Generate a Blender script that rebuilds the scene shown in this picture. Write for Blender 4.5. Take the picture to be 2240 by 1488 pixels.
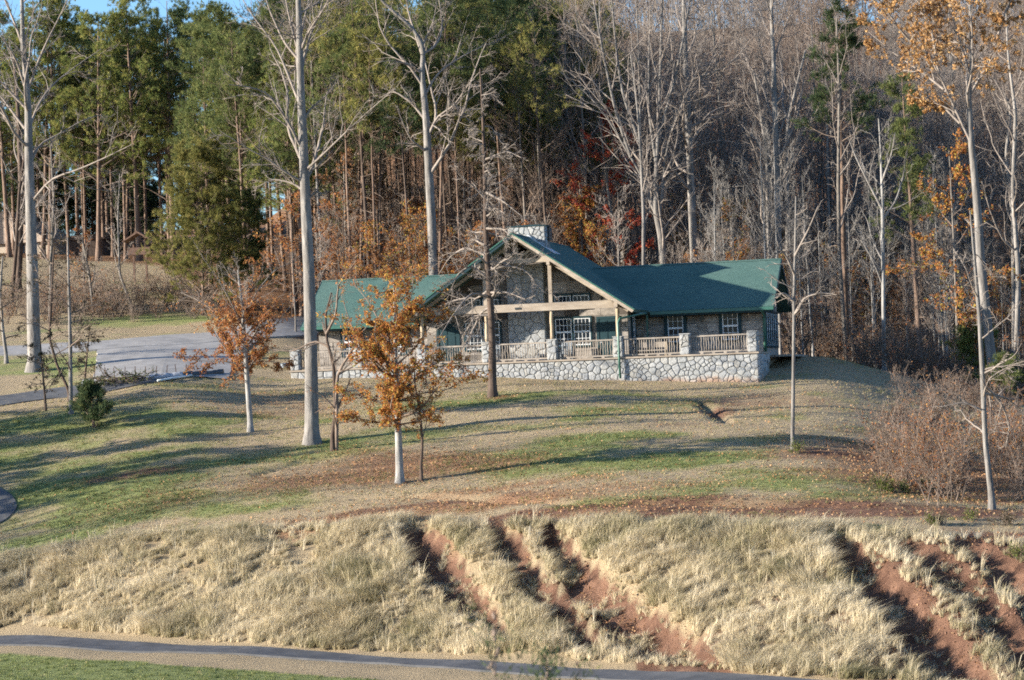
import bpy, math
import numpy as np
from mathutils import Matrix, Vector

for o in list(bpy.data.objects):
    bpy.data.objects.remove(o)
SC = bpy.context.scene
COL = SC.collection
PI = math.pi

# ------------------------------------------------------------------ camera
FPX, CX, CY = 5600.0, 1120.0, 744.0
PITCH, ROLL = 0.019, 0.0386
_R = np.array([1.0, 0, 0]); _F = np.array([0, math.cos(PITCH), math.sin(PITCH)])
_U = np.array([0, -math.sin(PITCH), math.cos(PITCH)])
CR = _R * math.cos(ROLL) - _U * math.sin(ROLL)
CU = _R * math.sin(ROLL) + _U * math.cos(ROLL)
cd = bpy.data.cameras.new('camera'); cam = bpy.data.objects.new('camera', cd); COL.objects.link(cam)
cam.matrix_world = Matrix(((CR[0], CU[0], -_F[0], 0), (CR[1], CU[1], -_F[1], 0), (CR[2], CU[2], -_F[2], 0), (0, 0, 0, 1)))
cd.sensor_width = 36; cd.lens = 36 * FPX / 2240; cd.clip_start = 0.5; cd.clip_end = 6000
cd.dof.use_dof = True; cd.dof.focus_distance = 138; cd.dof.aperture_fstop = 4.0
SC.camera = cam
# ------------------------------------------------------------------ light
SUN_DIR = np.array([1.071, 0.220, -0.280]); SUN_DIR /= np.linalg.norm(SUN_DIR)   # the way the light travels
SUN_EL = math.asin(-SUN_DIR[2])
W = bpy.data.worlds.new('World'); SC.world = W; W.use_nodes = True
wn = W.node_tree.nodes; sky = wn.new('ShaderNodeTexSky'); sky.sky_type = 'NISHITA'; sky.sun_disc = False
sky.sun_elevation = SUN_EL; sky.sun_rotation = math.atan2(-SUN_DIR[0], -SUN_DIR[1])
sky.air_density = 1.0; sky.dust_density = 0.8; sky.ozone_density = 5.0
wn['Background'].inputs[1].default_value = 0.11
W.node_tree.links.new(sky.outputs[0], wn['Background'].inputs[0])
sl = bpy.data.lights.new('sun', 'SUN'); sl.energy = 5.0; sl.angle = math.radians(0.55); sl.color = (1.0, 0.92, 0.79)
sun = bpy.data.objects.new('sun', sl); COL.objects.link(sun)
sun.rotation_euler = Vector(SUN_DIR).to_track_quat('-Z', 'Y').to_euler(); sun.location = (-60, 60, 60)
SC.view_settings.view_transform = 'Standard'; SC.view_settings.look = 'None'
SC.view_settings.gamma = 1; SC.view_settings.exposure = 1.55
SC.cycles.use_denoising = False
SC.cycles.max_bounces = 4; SC.cycles.diffuse_bounces = 2; SC.cycles.transmission_bounces = 3; SC.cycles.transparent_max_bounces = 4
SC.cycles.adaptive_threshold = 0.02
SC.cycles.filter_width = 1.8

# ------------------------------------------------------------------ pixel <-> world design aids (give world positions)
def ray(px, py):
    return _F + (px - CX) / FPX * CR + (CY - py) / FPX * CU
def at(px, py, Y):
    d = ray(px, py); return d * (Y / d[1])
def zat(px, py, Y):
    return float(at(px, py, Y)[2])

# ------------------------------------------------------------------ noise
def _hash(i, j, s):
    n = (i * 374761393 + j * 668265263 + s * 982451653) & 0xffffffff
    n = ((n ^ (n >> 13)) * 1274126177) & 0xffffffff
    return ((n ^ (n >> 16)) & 0xffff) / 65535.0
def vnoise(x, y, s=0):
    x = np.asarray(x, float); y = np.asarray(y, float)
    i = np.floor(x).astype(np.int64); j = np.floor(y).astype(np.int64)
    fx = x - i; fy = y - j; fx = fx * fx * (3 - 2 * fx); fy = fy * fy * (3 - 2 * fy)
    return (_hash(i, j, s) * (1 - fx) + _hash(i + 1, j, s) * fx) * (1 - fy) + (_hash(i, j + 1, s) * (1 - fx) + _hash(i + 1, j + 1, s) * fx) * fy
def fbm(x, y, s=0, o=4):
    r = 0; a = 0.5; t = 0
    for k in range(o):
        r = r + a * vnoise(np.asarray(x) * 2 ** k + 17.3 * k, np.asarray(y) * 2 ** k - 9.1 * k, s + k); t += a; a *= .5
    return r / t
def sstep(a, b, x):
    t = np.clip((x - a) / (b - a), 0, 1); return t * t * (3 - 2 * t)

# ------------------------------------------------------------------ mesh helpers
def mk_mesh(name, V, faces, smooth=False, attrs=None):
    """V (N,3); faces: list of int arrays (F,3) or (F,4)."""
    me = bpy.data.meshes.new(name)
    V = np.asarray(V, np.float32).reshape(-1, 3)
    faces = [np.asarray(f, np.int32) for f in faces if len(f)]
    me.vertices.add(len(V)); me.vertices.foreach_set('co', V.ravel())
    idx = np.concatenate([f.ravel() for f in faces]); tot = np.concatenate([np.full(len(f), f.shape[1], np.int32) for f in faces])
    st = np.concatenate([[0], np.cumsum(tot)[:-1]]).astype(np.int32)
    me.loops.add(len(idx)); me.loops.foreach_set('vertex_index', idx)
    me.polygons.add(len(tot)); me.polygons.foreach_set('loop_start', st)
    me.update(calc_edges=True)
    me.polygons.foreach_set('use_smooth', np.full(len(tot), smooth))
    for k, v in (attrs or {}).items():
        a = me.attributes.new(k, 'FLOAT', 'POINT'); a.data.foreach_set('value', np.asarray(v, np.float32))
    me.update()
    return me
def obj(name, me, mat=None, parent=None, loc=None, **kw):
    if mat is not None and not me.materials:
        me.materials.append(mat)
    o = bpy.data.objects.new(name, me); COL.objects.link(o)
    if parent is not None: o.parent = parent
    if loc is not None: o.location = loc
    for k, v in kw.items(): o[k] = v
    return o
def empty(name, loc, label=None, cat=None, group=None, rz=0.0):
    o = bpy.data.objects.new(name, None); COL.objects.link(o); o.location = loc; o.rotation_euler = (0, 0, rz); o.empty_display_size = .3
    if label: o['label'] = label
    if cat: o['category'] = cat
    if group: o['group'] = group
    return o
def pmesh(name, verts, faces, smooth=False):
    me = bpy.data.meshes.new(name); me.from_pydata([tuple(v) for v in verts], [], faces); me.update()
    if smooth: me.polygons.foreach_set('use_smooth', np.full(len(me.polygons), True))
    return me
class MB:
    """collects boxes / prisms into one mesh"""
    def __init__(s): s.v = []; s.f = []
    def hexa(s, p):
        b = len(s.v); s.v += [tuple(q) for q in p]
        s.f += [(b, b+3, b+2, b+1), (b+4, b+5, b+6, b+7), (b, b+1, b+5, b+4), (b+1, b+2, b+6, b+5), (b+2, b+3, b+7, b+6), (b+3, b, b+4, b+7)]
        return s
    def box(s, x0, x1, y0, y1, z0, z1):
        return s.hexa([(x0,y0,z0),(x1,y0,z0),(x1,y1,z0),(x0,y1,z0),(x0,y0,z1),(x1,y0,z1),(x1,y1,z1),(x0,y1,z1)])
    def prism(s, poly, axis, a, b):
        """poly of 2-D points extruded along axis ('x','y','z') from a to b"""
        def P(q, t):
            return {'x': (t, q[0], q[1]), 'y': (q[0], t, q[1]), 'z': (q[0], q[1], t)}[axis]
        n = len(poly); k = len(s.v)
        s.v += [P(q, a) for q in poly] + [P(q, b) for q in poly]
        s.f += [tuple(range(k, k+n)), tuple(range(k+2*n-1, k+n-1, -1))]
        s.f += [(k+i, k+n+i, k+n+(i+1) % n, k+(i+1) % n) for i in range(n)]
        return s
    def bar(s, a, b, w, h, up=(0, 0, 1)):
        a = np.array(a, float); b = np.array(b, float); d = b - a; d /= np.linalg.norm(d)
        r = np.cross(d, up); r /= np.linalg.norm(r); u = np.cross(r, d); r = r * w / 2; u = u * h / 2
        return s.hexa([a-r-u, a+r-u, b+r-u, b-r-u, a-r+u, a+r+u, b+r+u, b-r+u])
    def tube(s, pts, rad, n=8):
        pts = np.array(pts, float)[None]; rad = np.broadcast_to(np.array(rad, float), (pts.shape[1],))[None]
        V, Q = tubes(pts, rad, n); b = len(s.v); s.v += [tuple(q) for q in V]
        s.f += [tuple(int(i) + b for i in q) for q in Q]
        m = pts.shape[1]
        s.f += [tuple(b + i for i in range(n))[::-1], tuple(b + (m-1)*n + i for i in range(n))]
        return s
    def mesh(s, name, smooth=False, fix=True):
        me = pmesh(name, s.v, s.f, smooth)
        if fix:
            import bmesh
            bm = bmesh.new(); bm.from_mesh(me); bmesh.ops.recalc_face_normals(bm, faces=bm.faces); bm.to_mesh(me); bm.free()
        return me
    def build(s, name, mat, parent=None, smooth=False, **kw):
        return obj(name, s.mesh(name, smooth), mat, parent, **kw)

def tubes(P, R, n):
    """P (M,K,3), R (M,K) -> verts, quads"""
    M, K = R.shape
    T = np.gradient(P, axis=1); T /= np.linalg.norm(T, axis=2, keepdims=True) + 1e-9
    mt = T.mean(1); ref = np.where((np.abs(mt[:, 0:1]) < .75), np.array([[1., 0, 0]]), np.array([[0, 1., 0]]))[:, None, :]
    A = ref - T * (T * ref).sum(2, keepdims=True); A /= np.linalg.norm(A, axis=2, keepdims=True) + 1e-9
    B = np.cross(T, A)
    ang = np.arange(n) * 2 * PI / n
    V = P[:, :, None, :] + R[:, :, None, None] * (np.cos(ang)[None, None, :, None] * A[:, :, None, :] + np.sin(ang)[None, None, :, None] * B[:, :, None, :])
    base = (np.arange(M) * K * n)[:, None, None] + (np.arange(K - 1) * n)[None, :, None]
    i = np.arange(n)[None, None, :]; j = (i + 1) % n
    Q = np.stack([base + i, base + j, base + n + j, base + n + i], -1).reshape(-1, 4)
    return V.reshape(-1, 3), Q
def join(parts):
    V = []; Q = []; b = 0
    for v, q in parts:
        V.append(v); Q.append(q + b); b += len(v)
    return np.concatenate(V), np.concatenate(Q)

# ------------------------------------------------------------------ materials
def L(nt, a, b): nt.links.new(a, b)
def newmat(name, rough=.8, spec=.3):
    m = bpy.data.materials.new(name); m.use_nodes = True; nt = m.node_tree
    b = nt.nodes['Principled BSDF']; b.inputs['Roughness'].default_value = rough; b.inputs['Specular IOR Level'].default_value = spec
    return m, nt, b
def c4(c): return (c[0], c[1], c[2], 1)
def mixc(nt, f, a, b, mode='MIX'):
    n = nt.nodes.new('ShaderNodeMix'); n.data_type = 'RGBA'; n.blend_type = mode
    for s, v in ((n.inputs[0], f), (n.inputs[6], a), (n.inputs[7], b)):
        if hasattr(v, 'is_output') or isinstance(v, bpy.types.NodeSocket): L(nt, v, s)
        elif isinstance(v, (int, float)): s.default_value = v
        else: s.default_value = c4(v)
    return n.outputs[2]
def noise(nt, scale, detail=4, rough=.55, vec=None, dist=0):
    n = nt.nodes.new('ShaderNodeTexNoise'); n.inputs['Scale'].default_value = scale; n.inputs['Detail'].default_value = detail
    n.inputs['Roughness'].default_value = rough; n.inputs['Distortion'].default_value = dist
    if vec is not None: L(nt, vec, n.inputs['Vector'])
    return n.outputs[0]
def coords(nt, kind='Object', scale=None):
    t = nt.nodes.new('ShaderNodeTexCoord').outputs[kind]
    if scale is None: return t
    m = nt.nodes.new('ShaderNodeMapping'); m.inputs['Scale'].default_value = scale; L(nt, t, m.inputs['Vector']); return m.outputs[0]
def ramp(nt, f, stops):
    r = nt.nodes.new('ShaderNodeValToRGB'); e = r.color_ramp.elements
    while len(e) < len(stops): e.new(.5)
    for k, (p, c) in enumerate(stops):
        e[k].position = p; e[k].color = c4(c) if not isinstance(c, (int, float)) else (c, c, c, 1)
    L(nt, f, r.inputs[0]); return r.outputs[0]
def math_(nt, op, a, b=0.0):
    n = nt.nodes.new('ShaderNodeMath'); n.operation = op
    for s, v in ((n.inputs[0], a), (n.inputs[1], b)):
        if isinstance(v, (int, float)): s.default_value = v
        else: L(nt, v, s)
    return n.outputs[0]
def attr(nt, name):
    a = nt.nodes.new('ShaderNodeAttribute'); a.attribute_name = name; return a.outputs['Fac']
def objrand(nt): return nt.nodes.new('ShaderNodeObjectInfo').outputs['Random']
def bump(nt, bsdf, h, strength, dist):
    b = nt.nodes.new('ShaderNodeBump'); b.inputs['Strength'].default_value = strength; b.inputs['Distance'].default_value = dist
    L(nt, h, b.inputs['Height']); L(nt, b.outputs[0], bsdf.inputs['Normal'])
def rough_mat(name, c1, c2, scale=6, rough=.85, bmp=0, dist=.01, orand=0.0, stretch=None, spec=.25):
    m, nt, b = newmat(name, rough, spec)
    v = coords(nt, 'Object', stretch); n = noise(nt, scale, 6, .6, v)
    f = ramp(nt, n, [(.3, 0.0), (.7, 1.0)])
    col = mixc(nt, f, c1, c2)
    if orand:
        k = math_(nt, 'MULTIPLY_ADD', objrand(nt), orand); nt.nodes[-1].inputs[2].default_value = 1 - orand / 2
        h = nt.nodes.new('ShaderNodeHueSaturation'); L(nt, k, h.inputs['Value']); L(nt, col, h.inputs['Color']); col = h.outputs[0]
    L(nt, col, b.inputs['Base Color'])
    if bmp: bump(nt, b, n, bmp, dist)
    return m
def leaf_mat(name, stops, trans=.35, orand=.25, rough=.6):
    """colour from the per-leaf number 'rnd', varied from tree to tree"""
    m = bpy.data.materials.new(name); m.use_nodes = True; nt = m.node_tree
    nt.nodes.remove(nt.nodes['Principled BSDF']); out = nt.nodes['Material Output']
    col = ramp(nt, attr(nt, 'rnd'), stops)
    k = math_(nt, 'MULTIPLY_ADD', objrand(nt), orand); nt.nodes[-1].inputs[2].default_value = 1 - orand / 2
    h = nt.nodes.new('ShaderNodeHueSaturation'); L(nt, k, h.inputs['Value']); L(nt, col, h.inputs['Color'])
    d = nt.nodes.new('ShaderNodeBsdfDiffuse'); t = nt.nodes.new('ShaderNodeBsdfTranslucent'); mx = nt.nodes.new('ShaderNodeMixShader')
    L(nt, h.outputs[0], d.inputs[0]); L(nt, h.outputs[0], t.inputs[0]); mx.inputs[0].default_value = trans
    L(nt, d.outputs[0], mx.inputs[1]); L(nt, t.outputs[0], mx.inputs[2]); L(nt, mx.outputs[0], out.inputs[0])
    return m
def bark_mat(name, c1, c2, orand=.3, scale=5):
    m = rough_mat(name, c1, c2, scale, .9, 1.0, .05, orand, (1, 1, .22), .15); nt = m.node_tree; b = nt.nodes['Principled BSDF']
    src = b.inputs['Base Color'].links[0].from_socket                      # lichen stains and dark streaks on the bark
    n = noise(nt, 1.1, 4, .6, coords(nt, 'Object', (1, 1, .6))); L(nt, mixc(nt, ramp(nt, n, [(.42, 0.), (.62, .65)]), src, tuple(.42 * q for q in c2)), b.inputs['Base Color'])
    return m
M = {}
M['bark_pale'] = bark_mat('bark_pale', (.10, .092, .086), (.30, .275, .25))
M['bark_grey'] = bark_mat('bark_grey', (.09, .08, .07), (.25, .22, .19))
M['bark_brown'] = bark_mat('bark_brown', (.05, .036, .03), (.145, .105, .082))
M['bark_pine'] = bark_mat('bark_pine', (.09, .06, .045), (.26, .18, .135))
M['bark_white'] = bark_mat('bark_white', (.16, .152, .142), (.40, .38, .355))
M['twig'] = rough_mat('twig', (.155, .13, .112), (.31, .262, .225), 3, .9, orand=.3)
M['twig_brown'] = rough_mat('twig_brown', (.10, .075, .06), (.24, .18, .14), 3, .9, orand=.3)
M['needle_yellow'] = leaf_mat('needle_yellow', [(0, (.09, .12, .04)), (.5, (.20, .225, .07)), (1, (.34, .29, .10))], .42)
M['needle_green'] = leaf_mat('needle_green', [(0, (.06, .085, .036)), (.6, (.14, .165, .062)), (1, (.25, .24, .09))], .4)
M['needle_dark'] = leaf_mat('needle_dark', [(0, (.03, .05, .028)), (.7, (.065, .09, .042)), (1, (.16, .16, .06))], .33)
M['needle_olive'] = leaf_mat('needle_olive', [(0, (.10, .11, .036)), (.6, (.22, .21, .07)), (1, (.38, .31, .11))], .45)
M['leaf_orange'] = leaf_mat('leaf_orange', [(0, (.25, .085, .038)), (.5, (.46, .195, .06)), (.78, (.53, .29, .08)), (.9, (.43, .33, .08)), (1, (.27, .28, .08))], .42, .1)
M['leaf_rust'] = leaf_mat('leaf_rust', [(0, (.20, .075, .04)), (.6, (.38, .16, .065)), (1, (.50, .28, .09))], .4, .1)
M['leaf_gold'] = leaf_mat('leaf_gold', [(0, (.26, .14, .065)), (.6, (.46, .26, .11)), (1, (.55, .37, .17))], .4, .1)
M['leaf_red'] = leaf_mat('leaf_red', [(0, (.20, .035, .03)), (.6, (.36, .07, .05)), (1, (.45, .17, .06))], .4, .1)
M['leaf_brown'] = leaf_mat('leaf_brown', [(0, (.12, .06, .035)), (.6, (.24, .12, .06)), (1, (.36, .19, .08))], .35, .3)
M['leaf_green'] = leaf_mat('leaf_green', [(0, (.04, .07, .02)), (.6, (.09, .12, .03)), (1, (.2, .19, .05))], .35, .3)
M['leaf_dark'] = leaf_mat('leaf_dark', [(0, (.03, .03, .02)), (.6, (.06, .055, .03)), (1, (.13, .09, .05))], .25, .2)
# ------------------------------------------------------------------ terrain
# each column: (px, bottom of bank, crest, house line, then three more) each (Y, z)
def zc(px, lst):
    out = []
    for Y, q in lst:
        out.append((Y, zat(px, q, Y) if abs(q) > 60 else q))
    return out
FAR = {0: [(290, 18), (360, 24), (450, 22)], 1: [(290, 19), (360, 25), (450, 30)], 2: [(290, 22), (360, 42), (450, 62)]}
_cols = [
 (-900, [(106, -9.1), (112, -6.2), (140, .3), (160, 3.5), (185, 7), (230, 13.5)], 0),
 (0, [(104, 1388), (109.6, 1222), (138, 886), (160, 768), (185, 690), (230, 562)], 0),
 (350, [(99.5, 1407), (107, 1176), (141, 824), (163, 745), (185, 682), (230, 575)], 0),
 (600, [(96.5, 1425), (105, 1166), (143, .85), (168, 715), (185, 6.5), (230, 13)], 1),
 (900, [(94, 1440), (103, 1152), (141.5, .8), (159, 1.3), (180, 3.6), (230, 11)], 2),
 (1120, [(91.5, 1450), (100.5, 1147), (140.5, .65), (159, 1.2), (180, 3), (230, 10)], 2),
 (1400, [(88, 1470), (97.5, 1145), (139, .3), (158, 1.2), (180, 2.6), (230, 9)], 2),
 (1640, [(84.5, -9.9), (95.7, 1152), (138.2, -.15), (152, 1.35), (180, 2), (230, 7)], 2),
 (1800, [(83, -10), (94, 1166), (140, 815), (151, 772), (176, .6), (230, 6)], 2),
 (1950, [(82, -10), (92.5, 1178), (140, -.8), (150, 818), (176, -.5), (230, 5)], 2),
 (2100, [(81, -10.2), (91.5, 1190), (140, -1.9), (150, 852), (176, -1), (230, 5)], 2),
 (2300, [(80, -10.4), (91, 1200), (138, -2.6), (150, -2), (176, -1.5), (230, 5)], 2),
 (3400, [(80, -10.4), (91, 1160), (138, -2.6), (150, -2), (176, -1.5), (230, 5)], 2)]
_ca = []; _cY = []; _cZ = []
for px, lst, far in _cols:
    k = zc(px, lst); b = k[0]
    kn = [(-80, -1.3), (0, -1.75), (30, -6.2), (60, -9.6), (b[0] - 8, b[1] - .15), (b[0] - .2, b[1])] + k[1:] + FAR[far] + [(1800, FAR[far][-1][1])]
    _ca.append((px - CX) / FPX); _cY.append([q[0] for q in kn]); _cZ.append([q[1] for q in kn])
_ca = np.array(_ca); _cY = np.array(_cY); _cZ = np.array(_cZ)
def h_raw(X, Y):
    X = np.asarray(X, float).ravel(); Y = np.asarray(Y, float).ravel()
    a = np.clip(X / np.maximum(Y, 25), _ca[0], _ca[-1])
    K = _cY.shape[1]
    ky = np.stack([np.interp(a, _ca, _cY[:, k]) for k in range(K)], 1); kz = np.stack([np.interp(a, _ca, _cZ[:, k]) for k in range(K)], 1)
    i = np.clip((ky <= Y[:, None]).sum(1) - 1, 0, K - 2); r = np.arange(len(a))
    t = np.clip((Y - ky[r, i]) / (ky[r, i + 1] - ky[r, i]), 0, 1)
    return kz[r, i] * (1 - t) + kz[r, i + 1] * t
GX0, GX1, GY0, GY1, GS = -200., 200., -60., 460., .5
_gx = np.arange(GX0, GX1 + .01, GS); _gy = np.arange(GY0, GY1 + .01, GS)
_XX, _YY = np.meshgrid(_gx, _gy)
G = np.concatenate([h_raw(_XX[i:i + 100], _YY[i:i + 100]).reshape(-1, len(_gx)) for i in range(0, len(_gy), 100)])
def _blur(A, n, ax):
    k = np.hanning(2 * n + 3)[1:-1]; k /= k.sum(); P = np.pad(A, [(n, n) if i == ax else (0, 0) for i in range(2)], mode='edge')
    return sum(k[j] * (P[j:j + A.shape[0], :] if ax == 0 else P[:, j:j + A.shape[1]]) for j in range(2 * n + 1))
G = _blur(_blur(G, 2, 0), 6, 1)
G += (fbm(_XX / 9, _YY / 7, 3) - .5) * .55 * sstep(75, 90, _YY)
def H0(X, Y):
    X = np.asarray(X, float); Y = np.asarray(Y, float)
    fx = np.clip((X - GX0) / GS, 0, len(_gx) - 1.001); fy = np.clip((Y - GY0) / GS, 0, len(_gy) - 1.001)
    i = fx.astype(int); j = fy.astype(int); u = fx - i; v = fy - j
    return (G[j, i] * (1 - u) + G[j, i + 1] * u) * (1 - v) + (G[j + 1, i] * (1 - u) + G[j + 1, i + 1] * u) * v
def hit(px, py, y0=70., y1=430.):
    d = ray(px, py); Y = np.arange(y0, y1, .2); X = d[0] / d[1] * Y; Z = d[2] / d[1] * Y
    b = Z < H0(X, Y)
    if not b.any(): return np.array([X[-1], Y[-1], Z[-1]])
    k = int(np.argmax(b)); return np.array([X[k], Y[k], float(H0(X[k], Y[k]))])
# gullies washed into the bank: (px, py, half width px), depth m
GUL = [([(900, 1158, 30), (925, 1190, 46), (985, 1262, 46), (1060, 1345, 30), (1110, 1410, 14)], .62),
       ([(1080, 1160, 22), (1105, 1190, 32), (1160, 1262, 38), (1225, 1335, 36), (1300, 1425, 22)], .62),
       ([(1200, 1160, 22), (1225, 1195, 32), (1280, 1270, 50), (1370, 1345, 56), (1480, 1420, 54), (1600, 1500, 46)], .62),
       ([(1820, 1178, 26), (1865, 1225, 48), (1940, 1300, 62), (2035, 1400, 68), (2120, 1500, 72)], .75),
       ([(1990, 1200, 34), (2075, 1250, 48), (2150, 1330, 46), (2240, 1430, 46), (2300, 1500, 50)], .45),
       ([(2120, 1200, 34), (2205, 1260, 45), (2290, 1360, 50)], .4),
       ([(1310, 1370, 12), (1400, 1440, 22), (1440, 1480, 26)], .35)]
SWALE = [([(640, 1112, 12), (780, 1092, 14), (900, 1083, 16), (1050, 1090, 16), (1250, 1102, 12), (1500, 1098, 20), (1750, 1104, 28), (1950, 1108, 28), (2250, 1110, 26)], .32),
         ([(1530, 880, 10), (1560, 900, 12), (1590, 925, 10)], .3), ([(560, 1040, 12), (660, 1010, 14), (740, 1000, 12)], .2)]
def _poly(lst):
    P = np.array([hit(a, b) for a, b, c in lst]); w = np.array([.97 * c * q[1] / FPX for (a, b, c), q in zip(lst, P)])
    return P[:, :2], w
GULW = [(_poly(l), d) for l, d in GUL]; SWW = [(_poly(l), d) for l, d in SWALE]
def seg_dist(X, Y, P, w):
    """nearest distance to a polyline divided by its half width"""
    best = np.full(np.shape(X), 1e9); 
    for k in range(len(P) - 1):
        a, b = P[k], P[k + 1]; d = b - a; t = np.clip(((X - a[0]) * d[0] + (Y - a[1]) * d[1]) / (d @ d), 0, 1)
        r = np.hypot(X - a[0] - t * d[0], Y - a[1] - t * d[1]) / (w[k] * (1 - t) + w[k + 1] * t)
        best = np.minimum(best, r)
    return best
def gully_field(X, Y):
    X = np.asarray(X, float); Y = np.asarray(Y, float); best = np.full(X.shape, 9.); cut = np.zeros(X.shape)
    for (P, w), d in GULW:
        r = seg_dist(X, Y, P, w); r = r * (1 + .4 * (fbm(X / .6, Y / .6, 91, 3) - .5)) + .16 * (fbm(X / 2.2, Y / 2.2, 95, 2) - .5); best = np.minimum(best, r); cut = np.maximum(cut, d * (1 - sstep(.55, 1.12, r)))
    return best, cut
def H(X, Y):
    X = np.asarray(X, float); Y = np.asarray(Y, float); z = H0(X, Y)
    _, cut = gully_field(X, Y); z = z - cut * sstep(.03, .14, bank_t(X, Y))
    for (P, w), d in SWW:
        z = z - d * (1 - sstep(.2, 1.6, seg_dist(X, Y, P, w)))
    bt_ = bank_t(X, Y); z = z + .55 * (fbm(X / 1.5, Y / 1.2, 23, 3) - .5) * sstep(.0, .15, bt_) * (1 - sstep(.9, 1.12, bt_))
    return z
def bank_t(X, Y):
    """0 at the foot of the bank, 1 at its crest"""
    a = np.clip(np.asarray(X) / np.maximum(np.asarray(Y), 25), _ca[0], _ca[-1])
    b = np.interp(a, _ca, _cY[:, 5]); c = np.interp(a, _ca, _cY[:, 6]); return (np.asarray(Y) - b) / (c - b)
def ground(px, py):
    p = hit(px, py); p[2] = float(H(p[0], p[1])); return p

def spaced(dense, lo, hi, outer):
    a = np.arange(lo, hi + 1e-6, dense); l = [lo]; s = dense
    while l[-1] > -outer: s *= 1.14; l.append(l[-1] - s)
    r = [hi]; s = dense
    while r[-1] < outer: s *= 1.14; r.append(r[-1] + s)
    return np.array(sorted(set(np.round(np.concatenate([a, l, r]), 4))))
gx = spaced(.32, -27, 27, 1700)
gy = np.concatenate([np.linspace(-900, -40, 10), np.arange(-30, 76, 4.), np.arange(78, 150, .34), np.arange(150, 200, 1.2), np.arange(201, 460, 4.), np.geomspace(470, 2600, 14)])
TX, TY = np.meshgrid(gx, gy); TZ = H(TX, TY)
rough = (fbm(TX / .9, TY / .9, 31, 3) - .5)
bt = bank_t(TX, TY)
gd, _ = gully_field(TX, TY)
inb = sstep(-.12, .02, bt) * (1 - sstep(1.0, 1.15, bt))
TZ = TZ + rough * (.05 + .16 * inb + .10 * (gd < 1)) * sstep(70, 84, TY) * (1 - sstep(170, 220, TY))
ny, nx = TX.shape
ii = (np.arange(ny - 1)[:, None] * nx + np.arange(nx - 1)[None]).ravel()
TF = np.stack([ii, ii + 1, ii + nx + 1, ii + nx], 1)
# where each kind of ground lies (soil, leaf fall, grass)
def blobs(X, Y, lst):
    r = np.zeros(np.shape(X))
    for px, py, rx, ry, s in lst:
        p = hit(px, py); r = np.maximum(r, s * np.exp(-((X - p[0]) / rx) ** 2 - ((Y - p[1]) / ry) ** 2))
    return r
GREEN = [(1250, 985, 7, 5, 1), (1500, 1000, 5, 4, .9), (1100, 870, 6, 3, .9), (350, 1040, 9, 5, .75), (450, 1110, 5, 3, .9), (140, 1080, 4, 3, 1), (80, 1190, 4, 2, 1), (300, 1120, 6, 3, .9),
         (850, 955, 4, 3, .9), (420, 920, 6, 4, .9), (150, 790, 12, 6, .9), (1400, 900, 6, 4, .55), (1700, 1060, 6, 4, .7), (1850, 1060, 4, 3, .7), (120, 960, 10, 8, .9), (400, 700, 10, 4, 1), (1300, 1105, 3, .8, .9)]
LEAF = [(880, 1025, 6.0, 5, .85), (700, 1045, 7, 4, .75), (1080, 1010, 6, 3, .5), (1000, 1110, 12, 2.0, .8), (1350, 1115, 10, 1.8, .8), (500, 1090, 7, 2, .5), (600, 900, 5, 3, .6), (1600, 900, 9, 3, .35), (620, 880, 4, 3, .6), (1060, 1075, 7, 1.5, .7), (1550, 1110, 8, 1.2, .6), (1085, 870, 1.5, 1, .8), (2050, 1040, 7, 10, 1), (2000, 780, 9, 8, 1)]
DIRT = [(900, 1108, 8, 1.0, .6), (1250, 1114, 9, 1.1, .85), (1650, 1116, 10, 1.5, .95), (1950, 1120, 8, 1.6, .95), (1900, 1110, 10, 1.4, .9), (1450, 1120, 8, 1, .9), (2100, 1250, 7, 5, 1), (2200, 1330, 7, 6, 1), (1800, 995, 4, 2, .7), (1575, 900, 1.2, 2, .9), (300, 1035, 3.5, 1.2, .7), (1700, 760, 6, 5, .5), (1650, 880, 6, 4, .5), (1500, 930, 5, 2, .4), (1560, 1440, 2.5, 2.5, .8), (2150, 1180, 6, 2, .8)]
def masks(X, Y):
    n1 = fbm(X / 3.2, Y / 2.2, 41); n2 = fbm(X / 1.1, Y / .8, 47)
    g = np.clip(.95 * blobs(X, Y, GREEN) + (n1 - .54) * 1.7, 0, 1) * np.clip(.25 + 1.5 * n2, 0, 1)
    l = np.clip(blobs(X, Y, LEAF) * 1.2 + (n1 - .62), 0, 1)
    d = np.clip(blobs(X, Y, DIRT) * (.45 + 1.1 * n2), 0, 1)
    t = bank_t(X, Y); gdd, _ = gully_field(X, Y)
    d = np.maximum(d, 1 - sstep(.7, 1.05, gdd))
    g = g * (1 - sstep(.9, 1.05, 1 - np.abs(t - .5)))  # no lawn on the bank itself
    g = np.where((t > -.02) & (t < 1.0), g * .15, g)
    g = np.where((t <= -.02) & (Y < 110) & (Y > 40), 1 - sstep(-7.2, -6.0, Y - np.interp(X / np.maximum(Y, 25), _ca, _cY[:, 5]) + (n1 - .5) * 2.5), g)
    a = X / np.maximum(Y, 25); px = CX + a * FPX
    edge = np.interp(px, [-500, 0, 350, 520, 640, 1640, 1760, 1900, 2050, 2300], [235, 235, 228, 180, 162, 158, 156, 152, 147, 140])
    fo = sstep(-3, 4, Y - edge + (n1 - .5) * 8)
    return g, l, d, fo
gm, lm, dm, fm = masks(TX.ravel(), TY.ravel())
m, nt, b = newmat('ground_soil_and_turf', .95, .1)
oc = coords(nt, 'Object')
nA = noise(nt, 1.3, 6, .65, oc); nB = noise(nt, 14, 5, .7, oc); nC = noise(nt, 55, 3, .6, oc)
straw = mixc(nt, ramp(nt, nB, [(.3, 0.), (.7, 1.)]), (.22, .165, .10), (.43, .335, .21))
green = mixc(nt, ramp(nt, nB, [(.3, 0.), (.7, 1.)]), (.12, .145, .048), (.27, .285, .11))
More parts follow.
